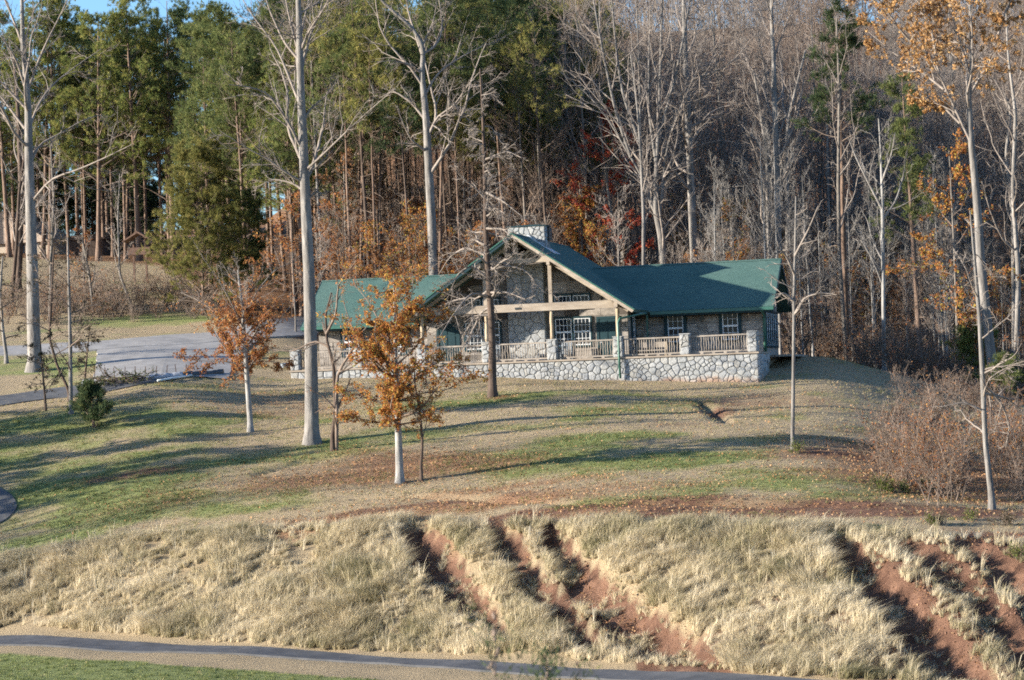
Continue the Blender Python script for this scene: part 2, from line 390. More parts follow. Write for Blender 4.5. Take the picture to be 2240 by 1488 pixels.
dirt = mixc(nt, ramp(nt, nA, [(.35, 0.), (.65, 1.)]), (.105, .056, .038), (.205, .115, .076))
leafc = mixc(nt, ramp(nt, nC, [(.35, 0.), (.65, 1.)]), (.17, .10, .06), (.38, .22, .125))
forest = mixc(nt, ramp(nt, nB, [(.3, 0.), (.7, 1.)]), (.10, .055, .032), (.27, .15, .08))
def sharpen(name, lo=.25, hi=.7):
    s = math_(nt, 'ADD', attr(nt, name), math_(nt, 'MULTIPLY', math_(nt, 'SUBTRACT', nB, .5), .9)); return ramp(nt, s, [(lo, 0.), (hi, 1.)])
c = mixc(nt, sharpen('green', .15, .6), straw, green); c = mixc(nt, sharpen('leaf', .3, .8), c, leafc); c = mixc(nt, sharpen('forest'), c, forest); c = mixc(nt, sharpen('dirt', .3, .65), c, dirt)
L(nt, c, b.inputs['Base Color'])
bump(nt, b, math_(nt, 'ADD', math_(nt, 'MULTIPLY', nC, .4), nB), .9, .09)
M['ground'] = m
obj('ground', mk_mesh('ground', np.stack([TX, TY, TZ], -1).reshape(-1, 3), [TF], True, {'green': gm, 'leaf': lm, 'dirt': dm, 'forest': fm}), M['ground'], kind='structure', label='grassy hillside falling from the lodge to an eroded red bank')

# ------------------------------------------------------------------ roads draped on the ground
def ribbon(name, pts, mat, widths, lift=.04, n=120, across=7, label=None):
    P = np.array(pts, float); w = np.array(widths, float)
    s = np.concatenate([[0], np.cumsum(np.linalg.norm(np.diff(P, axis=0), axis=1))]); t = np.linspace(0, s[-1], n)
    def cr(v):   # smooth
        f = np.interp(t, s, v); k = np.hanning(max(5, n // 8)); k /= k.sum(); q = len(k) // 2
        return np.convolve(np.pad(f, q, mode='reflect', reflect_type='odd'), k, 'same')[q:-q]
    C = np.stack([cr(P[:, 0]), cr(P[:, 1])], 1); ww = cr(w)
    T = np.gradient(C, axis=0); T /= np.linalg.norm(T, axis=1)[:, None]; N = np.stack([-T[:, 1], T[:, 0]], 1)
    u = np.linspace(-1, 1, across)
    jit = 1 + .03 * (vnoise(t * 1.7, t * 0, 5) - .5)
    XY = C[:, None] + N[:, None] * (u[None, :, None] * (ww * jit)[:, None, None] / 2)
    Z = H(XY[..., 0], XY[..., 1])
    Z = Z + lift + .03
    top = np.concatenate([XY, Z[..., None]], -1)
    skirtL = top[:, :1].copy(); skirtR = top[:, -1:].copy(); skirtL[..., 2] -= .15; skirtR[..., 2] -= .15
    A = np.concatenate([skirtL, top, skirtR], 1); k = A.shape[1]
    i = (np.arange(n - 1)[:, None] * k + np.arange(k - 1)[None]).ravel()
    return obj(name, mk_mesh(name, A.reshape(-1, 3), [np.stack([i, i + k, i + k + 1, i + 1], 1)], False), mat, kind='structure', **({'label': label} if label else {}))
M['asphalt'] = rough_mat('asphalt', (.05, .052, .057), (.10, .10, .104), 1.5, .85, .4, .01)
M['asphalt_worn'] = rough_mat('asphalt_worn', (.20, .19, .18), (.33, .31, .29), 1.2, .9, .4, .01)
def gp(lst): return [hit(a, b)[:2] for a, b in lst]
ribbon('road', gp([(-420, 1374), (0, 1405), (400, 1424), (800, 1448), (1120, 1466)]) + [np.array([5.0, 85.7]), np.array([10., 81.5]), np.array([22., 75])], M['asphalt'], [2.4, 2.4, 2.0, 1.6, 1.4, 1.3, 1.3, 1.3], label='narrow asphalt road at the foot of the grassy bank')
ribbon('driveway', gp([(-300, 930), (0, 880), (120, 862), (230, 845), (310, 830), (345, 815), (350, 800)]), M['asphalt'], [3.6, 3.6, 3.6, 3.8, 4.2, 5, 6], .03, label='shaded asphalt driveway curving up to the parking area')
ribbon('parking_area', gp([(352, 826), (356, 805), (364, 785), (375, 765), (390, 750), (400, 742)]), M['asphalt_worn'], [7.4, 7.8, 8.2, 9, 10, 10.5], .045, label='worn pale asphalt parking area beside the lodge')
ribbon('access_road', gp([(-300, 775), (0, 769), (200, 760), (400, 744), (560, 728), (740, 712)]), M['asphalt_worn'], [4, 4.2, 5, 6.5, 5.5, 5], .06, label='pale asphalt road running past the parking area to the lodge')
ribbon('path', gp([(-150, 1040), (-70, 1072), (-22, 1100), (-14, 1122), (-40, 1145), (-150, 1175)]), M['asphalt'], [2.2] * 6, .03, n=60, label='end of a curved asphalt path at the left edge of the lawn')
# ------------------------------------------------------------------ lodge
TH = .2145
rs = np.random.default_rng(11)
lodge = empty('lodge', (.37, 141.0, -.02), 'long timber lodge with green shingle roof, stone deck wall and central porch gable', 'lodge', rz=-TH)
def shingle_mat():
    m, nt, b = newmat('green_shingle', .9, .15)
    g = coords(nt, 'Object'); br = nt.nodes.new('ShaderNodeTexBrick'); mp = nt.nodes.new('ShaderNodeMapping')
    mp.inputs['Scale'].default_value = (1, 1, 1); L(nt, g, mp.inputs[0]); 
    sx = nt.nodes.new('ShaderNodeSeparateXYZ'); L(nt, g, sx.inputs[0]); cx = nt.nodes.new('ShaderNodeCombineXYZ')
    L(nt, math_(nt, 'ADD', sx.outputs[0], math_(nt, 'MULTIPLY', sx.outputs[1], .37)), cx.inputs[0]); L(nt, math_(nt, 'MULTIPLY', sx.outputs[2], 1.9), cx.inputs[1])
    L(nt, cx.outputs[0], br.inputs['Vector']); br.inputs['Scale'].default_value = 1; br.inputs['Brick Width'].default_value = .33; br.inputs['Row Height'].default_value = .15; br.inputs['Mortar Size'].default_value = .012
    br.inputs['Color1'].default_value = (.048, .10, .090, 1); br.inputs['Color2'].default_value = (.085, .15, .128, 1); br.inputs['Mortar'].default_value = (.018, .045, .038, 1)
    n = noise(nt, 9, 6, .7, g); c = mixc(nt, .4, br.outputs[0], ramp(nt, n, [(.3, (.045, .095, .085)), (.7, (.105, .172, .148))]))
    n2 = noise(nt, .5, 3, .5, g); c = mixc(nt, .35, c, ramp(nt, n2, [(.35, (.055, .112, .098)), (.65, (.10, .158, .136))]))
    L(nt, c, b.inputs['Base Color']); bump(nt, b, math_(nt, 'ADD', br.outputs['Fac'], math_(nt, 'MULTIPLY', n, -1.2)), .8, .02); return m
M['shingle'] = shingle_mat()
M['tan_wood'] = rough_mat('tan_wood', (.25, .20, .155), (.42, .355, .285), 3, .75, .3, .01, .15, (.3, 1, 1))
M['log_wood'] = rough_mat('log_wood', (.28, .21, .14), (.46, .37, .26), 4, .75, .4, .01, .2, (1, 1, .2))
M['rail_wood'] = rough_mat('rail_wood', (.22, .185, .15), (.38, .33, .28), 4, .8, .3, .005, .25, (1, 1, .3))
M['bark_panel'] = rough_mat('bark_panel', (.17, .15, .13), (.34, .30, .265), 5, .95, .9, .03, .55, (.6, 1, 1.6))
M['dark_wall'] = rough_mat('dark_wall', (.075, .062, .052), (.12, .10, .085), 4, .9)
M['green_trim'] = rough_mat('green_trim', (.010, .032, .040), (.017, .046, .055), 3, .55)
M['green_gutter'] = rough_mat('green_gutter', (.030, .10, .075), (.04, .125, .095), 2, .4, spec=.5)
M['white_frame'] = rough_mat('white_frame', (.68, .69, .70), (.80, .80, .80), 3, .5)
M['dark_metal'] = rough_mat('dark_metal', (.018, .022, .025), (.035, .04, .042), 4, .5, spec=.5)
M['mortar'] = rough_mat('mortar', (.15, .148, .142), (.26, .255, .24), 12, .95, .5, .01)
M['flashing'] = rough_mat('flashing', (.45, .48, .5), (.6, .62, .64), 2, .35, spec=.6)
def stone_mat():
    m, nt, b = newmat('field_stone', .85, .25)
    g = coords(nt, 'Object'); n = noise(nt, 7, 7, .65, g); r = objrand(nt); a = attr(nt, 'rnd')
    k = math_(nt, 'FRACT', math_(nt, 'ADD', r, a))
    c = ramp(nt, k, [(0, (.18, .19, .195)), (.25, (.30, .31, .31)), (.45, (.26, .24, .205)), (.65, (.37, .37, .36)), (.8, (.23, .24, .255)), (1, (.33, .325, .31))])
    c = mixc(nt, .45, c, ramp(nt, n, [(.3, (.17, .17, .165)), (.7, (.54, .54, .53))]))
    # red clay splashed on the lowest stones
    sx = nt.nodes.new('ShaderNodeSeparateXYZ'); gm_ = nt.nodes.new('ShaderNodeNewGeometry'); L(nt, gm_.outputs['Position'], sx.inputs[0])
    cl = math_(nt, 'ADD', math_(nt, 'MULTIPLY', sx.outputs[2], -1.0), math_(nt, 'MULTIPLY', noise(nt, .9, 4, .6, gm_.outputs['Position']), 1.6))
    c = mixc(nt, ramp(nt, cl, [(.42, 0.), (.85, .75)]), c, (.30, .17, .10))
    L(nt, c, b.inputs['Base Color']); bump(nt, b, n, .9, .03); return m
M['stone'] = stone_mat()
def glass_mat():
    m, nt, b = newmat('window_glass', .05, .22); b.inputs['Base Color'].default_value = (.010, .016, .026, 1)
    n = noise(nt, .9, 2, .5, coords(nt, 'Object')); bump(nt, b, n, .15, .02); return m
M['glass'] = glass_mat()

def vor_cells(w, h, n, rng, iters=1, asp=1.0):
    P = rng.random((n, 2)) * [w, h]
    def clip(poly, c, d):
        out = []
        for i in range(len(poly)):
            a, b = poly[i], poly[(i + 1) % len(poly)]; da = (a - c) @ d; db = (b - c) @ d
            if da <= 0: out.append(a)
            if da * db < 0: out.append(a + (b - a) * (da / (da - db)))
        return out
    for it in range(iters + 1):
        cells = []
        for i in range(n):
            poly = [np.array(q, float) for q in ((0, 0), (w, 0), (w, h), (0, h))]
            dd = np.hypot((P[:, 0] - P[i, 0]), (P[:, 1] - P[i, 1])); 
            for j in np.argsort(dd)[1:16]:
                poly = clip(poly, (P[i] + P[j]) / 2, P[j] - P[i])
                if len(poly) < 3: break
            cells.append(np.array(poly) if len(poly) >= 3 else None)
        if it < iters:
            for i, c in enumerate(cells):
                if c is not None: P[i] = P[i] * .45 + c.mean(0) * .55
    return [c for c in cells if c is not None]
def stone_geo(c, rng, joint=.018, depth=.07):
    """one stone: outline c (k,2) in the wall plane -> verts (a, b, out) and faces"""
    cen = c.mean(0); k = len(c)
    # rounded corners: cut each corner
    pts = []
    for i in range(k):
        p, q, r = c[i - 1], c[i], c[(i + 1) % k]
        if np.linalg.norm(p - q) < .03: continue
        pts += [q + (p - q) * .11, q + (r - q) * .11]
    pts = np.array(pts) if len(pts) >= 6 else c
    rad = np.maximum(np.linalg.norm(pts - cen, axis=1, keepdims=True), .03)
    o = cen + (pts - cen) * np.clip(1 - joint / rad * 1.1, .5, 1); n = len(o)
    i1 = cen + (o - cen) * .93; i2 = cen + (o - cen) * .70
    d = depth * (.7 + .6 * rng.random()); tx, ty = (rng.random(2) - .5) * .12
    def lay(q, z): return [(a, b, z + (a - cen[0]) * tx + (b - cen[1]) * ty) for a, b in q]
    V = [(a, b, -.03) for a, b in o] + lay(i1, d * .75) + lay(i2, d)
    F = []
    for s in (0, 1):
        F += [(s*n+i, s*n+(i+1) % n, (s+1)*n+(i+1) % n, (s+1)*n+i) for i in range(n)]
    F.append(tuple(range(2*n, 3*n)))
    return V, F
def stone_face(parent, origin, e1, e2, en, w, h, n, rng, single=True, skip=None, joint=.009, depth=.05, keep=None):
    origin = np.array(origin, float); e1 = np.array(e1, float); e2 = np.array(e2, float); en = np.array(en, float)
    bulk = MB(); rn = []
    for c in vor_cells(w, h, n, rng):
        if skip is not None and skip(c.mean(0)): continue
        V, F = stone_geo(c, rng, joint, depth)
        W3 = [origin + e1 * a + e2 * b + en * z for a, b, z in V]
        if single and (keep is None or keep(c.mean(0))):
            cen = origin + e1 * c.mean(0)[0] + e2 * c.mean(0)[1]
            obj('stone', pmesh('stone', [p - cen for p in W3], F), M['stone'], parent, tuple(cen))
        else:
            b = len(bulk.v); bulk.v += [tuple(p) for p in W3]; bulk.f += [tuple(b + i for i in f) for f in F]; rn += [rng.random()] * len(V)
    if bulk.v:
        me = bulk.mesh('stonework', fix=False); a = me.attributes.new('rnd', 'FLOAT', 'POINT'); a.data.foreach_set('value', np.array(rn, np.float32))
        obj('stonework', me, M['stone'], parent, kind='stuff')
SP = 3.684; UE = 3.5 * SP + .27           # pillar spacing, deck end
ZL = 1.42                                  # ledge underside
DK = 5.0                                   # deck depth at the wings
# deck wall
fw = MB().box(-UE, UE, .02, .32, -1.2, ZL).box(UE - .3, UE, .32, DK, -1.2, ZL).box(-UE, -UE + .3, .32, DK, -1.2, ZL).build('retaining_wall', M['mortar'], lodge, label='grey field stone wall under the deck')
def wall_keep(c): return c[0] > 18.6
stone_face(fw, (-UE, .02, -.6), (1, 0, 0), (0, 0, 1), (0, -1, 0), 2 * UE, ZL + .6, 640, rs, True, lambda c: c[1] < .25 and c[0] < 20, keep=wall_keep)
stone_face(fw, (UE, .0, -.6), (0, 1, 0), (0, 0, 1), (1, 0, 0), DK, ZL + .6, 60, rs, True, lambda c: c[1] - .6 < .1 + .3 * c[0] - .5)
MB().box(-UE + .3, UE - .3, .32, DK - .05, 1.25, 1.40).build('deck_floor', M['rail_wood'], lodge)
MB().box(-UE - .06, UE + .06, -.10, .46, ZL, ZL + .09).build('ledge', M['tan_wood'], lodge)
MB().box(UE - .46, UE + .06, .46, DK, ZL, ZL + .09).build('ledge', M['tan_wood'], lodge)
# pillars
PZ = 2.66
for k in range(8):
    u = (k - 3.5) * SP; hw = .24
    p = MB().box(u - hw, u + hw, .0, .48, ZL + .09, PZ - .05).build('pillar', M['mortar'], lodge)
    stone_face(p, (u - hw, .0, ZL + .09), (1, 0, 0), (0, 0, 1), (0, -1, 0), 2 * hw, PZ - .05 - ZL - .09, 7, rs, k >= 2, joint=.014, depth=.05)
    stone_face(p, (u + hw, .0, ZL + .09), (0, 1, 0), (0, 0, 1), (1, 0, 0), .48, PZ - .05 - ZL - .09, 7, rs, False, joint=.014, depth=.05)
    stone_face(p, (u - hw, .48, ZL + .09), (0, -1, 0), (0, 0, 1), (-1, 0, 0), .48, PZ - .05 - ZL - .09, 7, rs, False, joint=.014, depth=.05)
    MB().box(u - hw - .05, u + hw + .05, -.05, .53, PZ - .05, PZ).build('cap', M['stone'], p)
# railings with crooked branch pickets
pk = []
for k in range(5):
    q = np.zeros((6, 3)); q[:, 2] = np.linspace(0, .80, 6); q[1:-1, 0] = rs.normal(0, .016, 4); q[1:-1, 1] = rs.normal(0, .01, 4)
    pk.append(MB().tube(q, .019 + .007 * rs.random(6), 5).mesh('picket', True))
for k in range(7):
    a = (k - 3.5) * SP + .24; b = a + SP - .48
    r = MB().box(a, b, .17, .30, 2.44, 2.52).box(a, b, .19, .28, 1.58, 1.66)
    for t in (.2, .4, .6, .8): r.box(a + (b - a) * t - .08, a + (b - a) * t + .08, .19, .28, ZL + .09, 1.58)
    rr = r.build('railing', M['rail_wood'], lodge)
    for t in np.linspace(a + .08, b - .08, 23):
        obj('picket', pk[rs.integers(5)], M['rail_wood'], rr, (t + rs.normal(0, .008), .235, 1.65)).rotation_euler = (0, 0, rs.random() * 6)
r = MB().box(UE - .32, UE - .20, .48, DK - .1, 2.44, 2.52).box(UE - .31, UE - .21, .48, DK - .1, 1.58, 1.66).build('railing', M['rail_wood'], lodge)
for t in np.arange(.6, DK - .2, .15): obj('picket', pk[rs.integers(5)], M['rail_wood'], r, (UE - .26, t, 1.65))
# roofs
VA, ZA, VB, UG, ZG = -.75, 8.55, 15.6, 6.6, 4.10
WE, VE, ZE, VR, ZR = 13.67, 3.95, 4.05, 8.65, 6.86
sl_ = (ZA - ZG) / UG
def mroof(u): return ZA - sl_ * abs(u)
rm = MB().prism([(0, ZA), (UG, ZG), (UG - .1, ZG - .17), (0, ZA - .22)], 'y', VA, VB).prism([(0, ZA), (-UG, ZG), (-UG + .1, ZG - .17), (0, ZA - .22)], 'y', VA, VB).build('roof', M['shingle'], lodge, label='steep green shingle roof of the central porch gable')
MB().prism([(-.14, ZA - .075), (0, ZA + .035), (.14, ZA - .075), (0, ZA + .01)], 'y', VA - .02, VB + .02).build('ridge_cap', M['shingle'], rm)
VK = 2 * VR - VE
for s in (-1, 1):
    u0, u1 = (2.7, WE) if s > 0 else (-WE, -2.7)
    rw = MB().prism([(VE, ZE), (VR, ZR), (VR, ZR - .2), (VE + .08, ZE - .15)], 'x', u0, u1).prism([(VR, ZR), (VK, ZE), (VK - .08, ZE - .15), (VR, ZR - .2)], 'x', u0, u1).build('roof', M['shingle'], lodge)
    MB().prism([(VR - .14, ZR - .05), (VR, ZR + .035), (VR + .14, ZR - .05), (VR, ZR + .01)], 'x', u0 + (0 if s > 0 else -.02), u1 + .02).build('ridge_cap', M['shingle'], rw)
    ug0, ug1 = (6.75, WE) if s > 0 else (-WE, -6.75)
    MB().box(ug0, ug1, VE - .11, VE - .002, ZE - .20, ZE - .03).build('gutter', M['green_gutter'], rw)
    # gable end fascia
    e = s * WE
    fb = MB()
    for a, b in (((VE, ZE), (VR, ZR)), ((VK, ZE), (VR, ZR))):
        x0, x1 = sorted((e + s * .003, e + s * .045)); fb.prism([(a[0], a[1] + .01), (b[0], b[1] + .01), (b[0], b[1] - .3), (a[0], a[1] - .22)], 'x', x0, x1)
    fb.build('fascia', M['green_trim'], rw)
# barge boards on the porch gable
bb = MB()
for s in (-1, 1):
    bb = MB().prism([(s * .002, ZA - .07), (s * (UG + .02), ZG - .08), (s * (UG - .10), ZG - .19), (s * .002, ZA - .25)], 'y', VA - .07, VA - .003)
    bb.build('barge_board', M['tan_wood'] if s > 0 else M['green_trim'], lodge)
gt = MB()
for s in (-1, 1): gt.prism([(0, ZA + .015), (s * (UG + .05), ZG + .0), (s * (UG + .04), ZG - .075), (0, ZA - .065)], 'y', VA - .10, VA - .004)
gt.build('drip_edge', M['green_gutter'], rm)
for u in (-1.95, 1.95, -.02 - 5.6, 5.62):
    MB().box(u - .09, u + .09, VA + .02, .24, mroof(u) - .52, mroof(u) - .24).build('purlin', M['tan_wood'], lodge)
# porch frame: posts, beams, truss
PV = .24
for u in (-1.5 * SP, -.5 * SP, .5 * SP, 1.5 * SP):
    top = 6.92 if abs(u) < 3 else 4.20
    lower = 4.18
    q = np.zeros((9, 3)); q[:, 2] = np.linspace(PZ, lower, 9); q[:, 0] = u + rs.normal(0, .008, 9); q[:, 1] = PV
    MB().tube(q, .105 + rs.normal(0, .006, 9), 10).build('post', M['log_wood'], lodge, smooth=True)
    if top > 5: MB().box(u - .10, u + .10, PV - .10, PV + .10, 4.665, top).build('post', M['tan_wood'], lodge)
MB().box(-5.85, 5.85, PV - .11, PV + .11, 4.24, 4.66).build('beam', M['tan_wood'], lodge)
MB().box(-.17, .17, PV - .135, PV - .112, 4.36, 4.48).build('plaque', M['dark_metal'], lodge)
MB().box(-2.15, 2.15, PV - .09, PV + .09, 6.92, 7.17).build('beam', M['tan_wood'], lodge, label='bottom chord of the small truss in the gable peak')
MB().box(-.10, .10, PV - .08, PV + .08, 7.17, 8.16).build('king_post', M['tan_wood'], lodge)
for s in (-1, 1):
    MB().bar((s * .12, PV, 7.20), (s * .98, PV, 7.74), .13, .17, (0, 1, 0)).build('truss_brace', M['tan_wood'], lodge)
    MB().bar((s * .04, PV, mroof(.04) - .36), (s * 6.15, PV, mroof(6.15) - .36), .16, .22, (0, 1, 0)).build('rafter', M['tan_wood'], lodge)
# walls
VM, VW, UM, UW = 2.2, 4.95, 5.75, 12.92
top = [(UM, mroof(UM) - .22), (0, ZA - .24), (-UM, mroof(UM) - .22)]
w1 = MB().prism([(-UM, 1.2), (UM, 1.2)] + top, 'y', VM, VM + .2).build('wall', M['dark_wall'], lodge)
MB().prism([(-UM, 0), (UM, 0)] + top, 'y', VB - .8, VB - .6).build('wall', M['dark_wall'], lodge)
wsd = MB().box(UM - .2, UM, VM + .2, VW, 1.2, mroof(UM) - .22).build('wall', M['dark_wall'], lodge)
MB().box(-UM, -UM + .2, VM + .2, VW, 1.2, mroof(UM) - .22).build('wall', M['dark_wall'], lodge)
wr = MB().box(UM - .2, UW, VW, VW + .2, -1, ZE + .4).build('wall', M['dark_wall'], lodge)
wl = MB().box(-UW, -UM + .2, VW, VW + .2, -1, ZE + .4).build('wall', M['dark_wall'], lodge)
VX = VK - (VW - VE)
zgab = lambda v: ZE + (ZR - ZE) * (1 - abs(v - VR) / (VR - VE)) - .22
for s in (-1, 1):
    x0, x1 = sorted((s * UW, s * (UW - .2)))
    we = MB().prism([(VW + .2, -1), (VX, -1), (VX, zgab(VX)), (VR, zgab(VR)), (VW + .2, zgab(VW + .2))], 'x', x0, x1).build('wall', M['bark_panel'], lodge)
    MB().box(-UW if s < 0 else UM, -UM if s < 0 else UW, VX - .2, VX, -1, ZE).build('wall', M['dark_wall'], lodge)
    if s > 0: wend = we
    MB().box(u0 if 0 else (s * UW - .14), s * UW + .14, VE + .1, VK - .1, ZE - .22, ZE - .16).build('soffit', M['dark_wall'], lodge)
MB().box(6.7, WE - .05, VE + .05, VW - .001, ZE - .30, ZE - .202).build('soffit', M['green_trim'], lodge)
MB().box(-WE + .05, -6.7, VE + .05, VW - .001, ZE - .30, ZE - .202).build('soffit', M['green_trim'], lodge)
# bark panels
def panels(parent, o, e1, en, u0, u1, z0, z1, holes, zmax=None, pw=(.45, .95), ph=.46):
    o = np.array(o, float); e1 = np.array(e1, float); en = np.array(en, float); z = z0
    while z < z1 - .1:
        hh = min(ph * (.85 + .3 * rs.random()), z1 - z); u = u0 - rs.random() * .4
        while u < u1:
            w = pw[0] + (pw[1] - pw[0]) * rs.random(); a, b = max(u, u0), min(u + w, u1); u += w
            if b - a < .12: continue
            if zmax is not None and z + hh > zmax((a + b) / 2) - .05 - .33 * (b - a): continue
            if any(a > h[0] - .05 and b < h[1] + .05 and z > h[2] - .05 and z + hh < h[3] + .05 for h in holes): continue
            t0, t1 = .018 + .03 * rs.random(2); g = .008
            pts = []
            for t in (-.02, 1):
                for (x, y, k) in ((a+g, z+g, t0), (b-g, z+g, t1), (b-g, z+hh-g, t1 * .8), (a+g, z+hh-g, t0 * .8)):
                    p = o + e1 * x + en * (k if t == 1 else -.015); pts.append((p[0], p[1], y))
            MB().hexa(pts).build('bark_panel', M['bark_panel'], parent)
        z += hh
wins = []
HM = [(-3.75, -1.2, 2.1, 5.3), (1.2, 3.9, 2.1, 5.3), (3.9, 5.45, 1.3, 4.1), (-5.2, -3.75, 1.3, 4.1), (-1.2, 1.25, 1.2, 9)]
panels(w1, (0, VM, 0), (1, 0, 0), (0, -1, 0), -UM, UM, 1.4, 8.2, HM, lambda u: mroof(u) - .25, (.7, 1.3), .6)
HR = [(7.30, 8.70, 2.1, 4.1), (10.40, 11.75, 2.1, 4.1)]; HLw = [(-11.65, -10.3, 2.1, 4.1), (-8.75, -7.4, 2.1, 4.1)]
panels(wr, (0, VW, 0), (1, 0, 0), (0, -1, 0), UM, UW, 1.4, ZE - .28, HR)
panels(wl, (0, VW, 0), (1, 0, 0), (0, -1, 0), -UW, -UM, 1.4, ZE - .28, HLw)
panels(wsd, (UM, 0, 0), (0, 1, 0), (1, 0, 0), VM + .02, VW - .05, 1.4, 4.3, [(3.0, 4.3, 2.1, 4.1)])
# windows
def window(parent, o, e1, en, u0, u1, z0, z1, cols, rows, sashes=2, trim=.20, name='window', label=None):
    """trim, white sash frames with bars, and each pane on its own"""
    o = np.array(o, float); e1 = np.array(e1, float); en = np.array(en, float)
    def bx(mb, a, b, c, d, k0, k1):
        P = []
        for z in (c, d):
            for (x, k) in ((a, k1), (b, k1), (b, k0), (a, k0)):
                p = o + e1 * x + en * k; P.append((p[0], p[1], z))
        mb.hexa([P[0], P[1], P[2], P[3], P[4], P[5], P[6], P[7]])
    t = MB(); T = .085
    bx(t, u0 - trim, u0, z0 - .1, z1 + trim, -.01, T); bx(t, u1, u1 + trim, z0 - .1, z1 + trim, -.01, T)
    bx(t, u0, u1, z1, z1 + trim, -.01, T + .003); bx(t, u0, u1, z0 - .1, z0, -.01, T + .02); bx(t, u0, u1, z0, z1, -.01, .012)
    w = t.build(name, M['green_trim'], lodge, **({'label': label} if label else {}))
    hs = (z1 - z0) / sashes
    for s in range(sashes):
        a, b, c, d = u0, u1, z0 + s * hs, z0 + (s + 1) * hs; k1 = .045 + .022 * s; f = MB(); fr = .048
        bx(f, a, a + fr, c, d, .013, k1); bx(f, b - fr, b, c, d, .013, k1); bx(f, a + fr, b - fr, c, c + fr, .013, k1); bx(f, a + fr, b - fr, d - fr, d, .013, k1)
        A, B, C_, D_ = a + fr, b - fr, c + fr, d - fr
        for i in range(1, cols): x = A + (B - A) * i / cols; bx(f, x - .011, x + .011, C_, D_, .016, k1 - .012)
        for i in range(1, rows): y = C_ + (D_ - C_) * i / rows; bx(f, A, B, y - .011, y + .011, .0165, k1 - .0135)
        f.build('sash_frame', M['white_frame'], w)
        for i in range(cols):
            for j in range(rows):
                p = MB(); x0 = A + (B - A) * i / cols + .008; x1 = A + (B - A) * (i + 1) / cols - .008; y0 = C_ + (D_ - C_) * j / rows + .008; y1 = C_ + (D_ - C_) * (j + 1) / rows - .008
                bx(p, x0, x1, y0, y1, .0135, k1 - .022); p.build('pane', M['glass'], w)
F_ = ((1, 0, 0), (0, -1, 0))
for u0 in (7.56, 10.66): window(wr, (0, VW - .03, 0), *F_, u0, u0 + .88, 2.30, 3.84, 3, 2, label='white sash window with dark green surround')
for u0 in (-11.4, -8.6): window(wl, (0, VW - .03, 0), *F_, u0, u0 + .88, 2.30, 3.84, 3, 2)
for u0 in (1.66, 2.70): window(w1, (0, VM - .03, 0), *F_, u0, u0 + .93, 2.30, 3.80, 4, 2, trim=.10)
for u0 in (-3.50, -2.46): window(w1, (0, VM - .03, 0), *F_, u0, u0 + .93, 2.30, 3.80, 4, 2, trim=.10)
for u0 in (1.66, 2.70): window(w1, (0, VM - .03, 0), *F_, u0, u0 + .93, 4.40, 5.08, 4, 2, 1, trim=.10)
for u0 in (-3.50, -2.46): window(w1, (0, VM - .03, 0), *F_, u0, u0 + .93, 4.40, 5.08, 4, 2, 1, trim=.10)
window(wsd, (UM + .03, 0, 0), (0, 1, 0), (1, 0, 0), 3.2, 4.1, 2.30, 3.80, 3, 2)
for v in np.arange(6.2, 12.2, 1.0): window(wend, (UW, 0, 0), (0, 1, 0), (1, 0, 0), v, v + .55, 1.9, 3.75, 1, 2, 2, trim=.16)
# doors
for u0, par in ((4.12, w1), (-5.05, w1)):
    d = MB().box(u0, u0 + 1.06, VM - .05, VM - .001, 1.40, 3.70).box(u0 - .14, u0 - .001, VM - .075, VM - .001, 1.40, 3.84).box(u0 + 1.061, u0 + 1.20, VM - .075, VM - .001, 1.40, 3.84).box(u0, u0 + 1.06, VM - .075, VM - .001, 3.702, 3.84).build('door', M['green_trim'], lodge)
    for i in (0, 1):
        for z0, z1 in ((1.55, 2.25), (2.4, 3.1), (3.2, 3.6)):
            MB().box(u0 + .12 + i * .46, u0 + .48 + i * .46, VM - .068, VM - .051, z0, z1).build('panel', M['green_trim'], d)
    MB().tube([(u0 + .1, VM - .06, 2.4), (u0 + .1, VM - .12, 2.4)], .035, 8).build('handle', M['flashing'], d)
# fireplace breast on the porch wall and the chimney above
fp = MB().box(-.95, 1.15, VM - .42, VM - .002, 1.40, 7.6).build('chimney_breast', M['mortar'], lodge)
stone_face(fp, (-.95, VM - .42, 1.40), (1, 0, 0), (0, 0, 1), (0, -1, 0), 2.1, 6.2, 84, rs, True, None, .012, .035, keep=lambda c: c[1] > 1.8)
stone_face(fp, (1.15, VM - .42, 1.40), (0, 1, 0), (0, 0, 1), (1, 0, 0), .42, 6.2, 26, rs, False, None, .012, .03)
ch = MB().box(-1.17, .96, 3.65, 5.05, 6.2, 9.14).build('chimney', M['mortar'], lodge)
stone_face(ch, (-1.17, 3.65, 7.6), (1, 0, 0), (0, 0, 1), (0, -1, 0), 2.13, 1.54, 40, rs, True, None, .012, .045)
stone_face(ch, (.96, 3.65, 7.6), (0, 1, 0), (0, 0, 1), (1, 0, 0), .5, 1.56, 10, rs, False, None, .014, .04)
stone_face(ch, (-1.17, 5.05, 7.6), (0, -1, 0), (0, 0, 1), (-1, 0, 0), 1.4, 1.54, 36, rs, False, None, .014, .04)
MB().box(.96, 1.10, 4.15, 5.0, 8.35, 9.08).build('side_panel', M['dark_metal'], ch)
MB().box(-1.25, 1.06, 3.56, 5.13, 9.142, 9.20).box(-.8, .6, 3.9, 4.8, 9.20, 9.25).build('chimney_cap', M['green_trim'], ch)
fl = MB().prism([(.9, mroof(.9) + .012), (1.5, mroof(1.5) + .012), (1.5, mroof(1.5) + .03), (.9, mroof(.9) + .03)], 'y', 3.45, 5.2)
fl.prism([(-1.3, mroof(1.3) + .012), (1.4, mroof(1.4) + .012), (0, ZA + .14)], 'y', 3.5, 3.585).build('flashing', M['flashing'], ch)
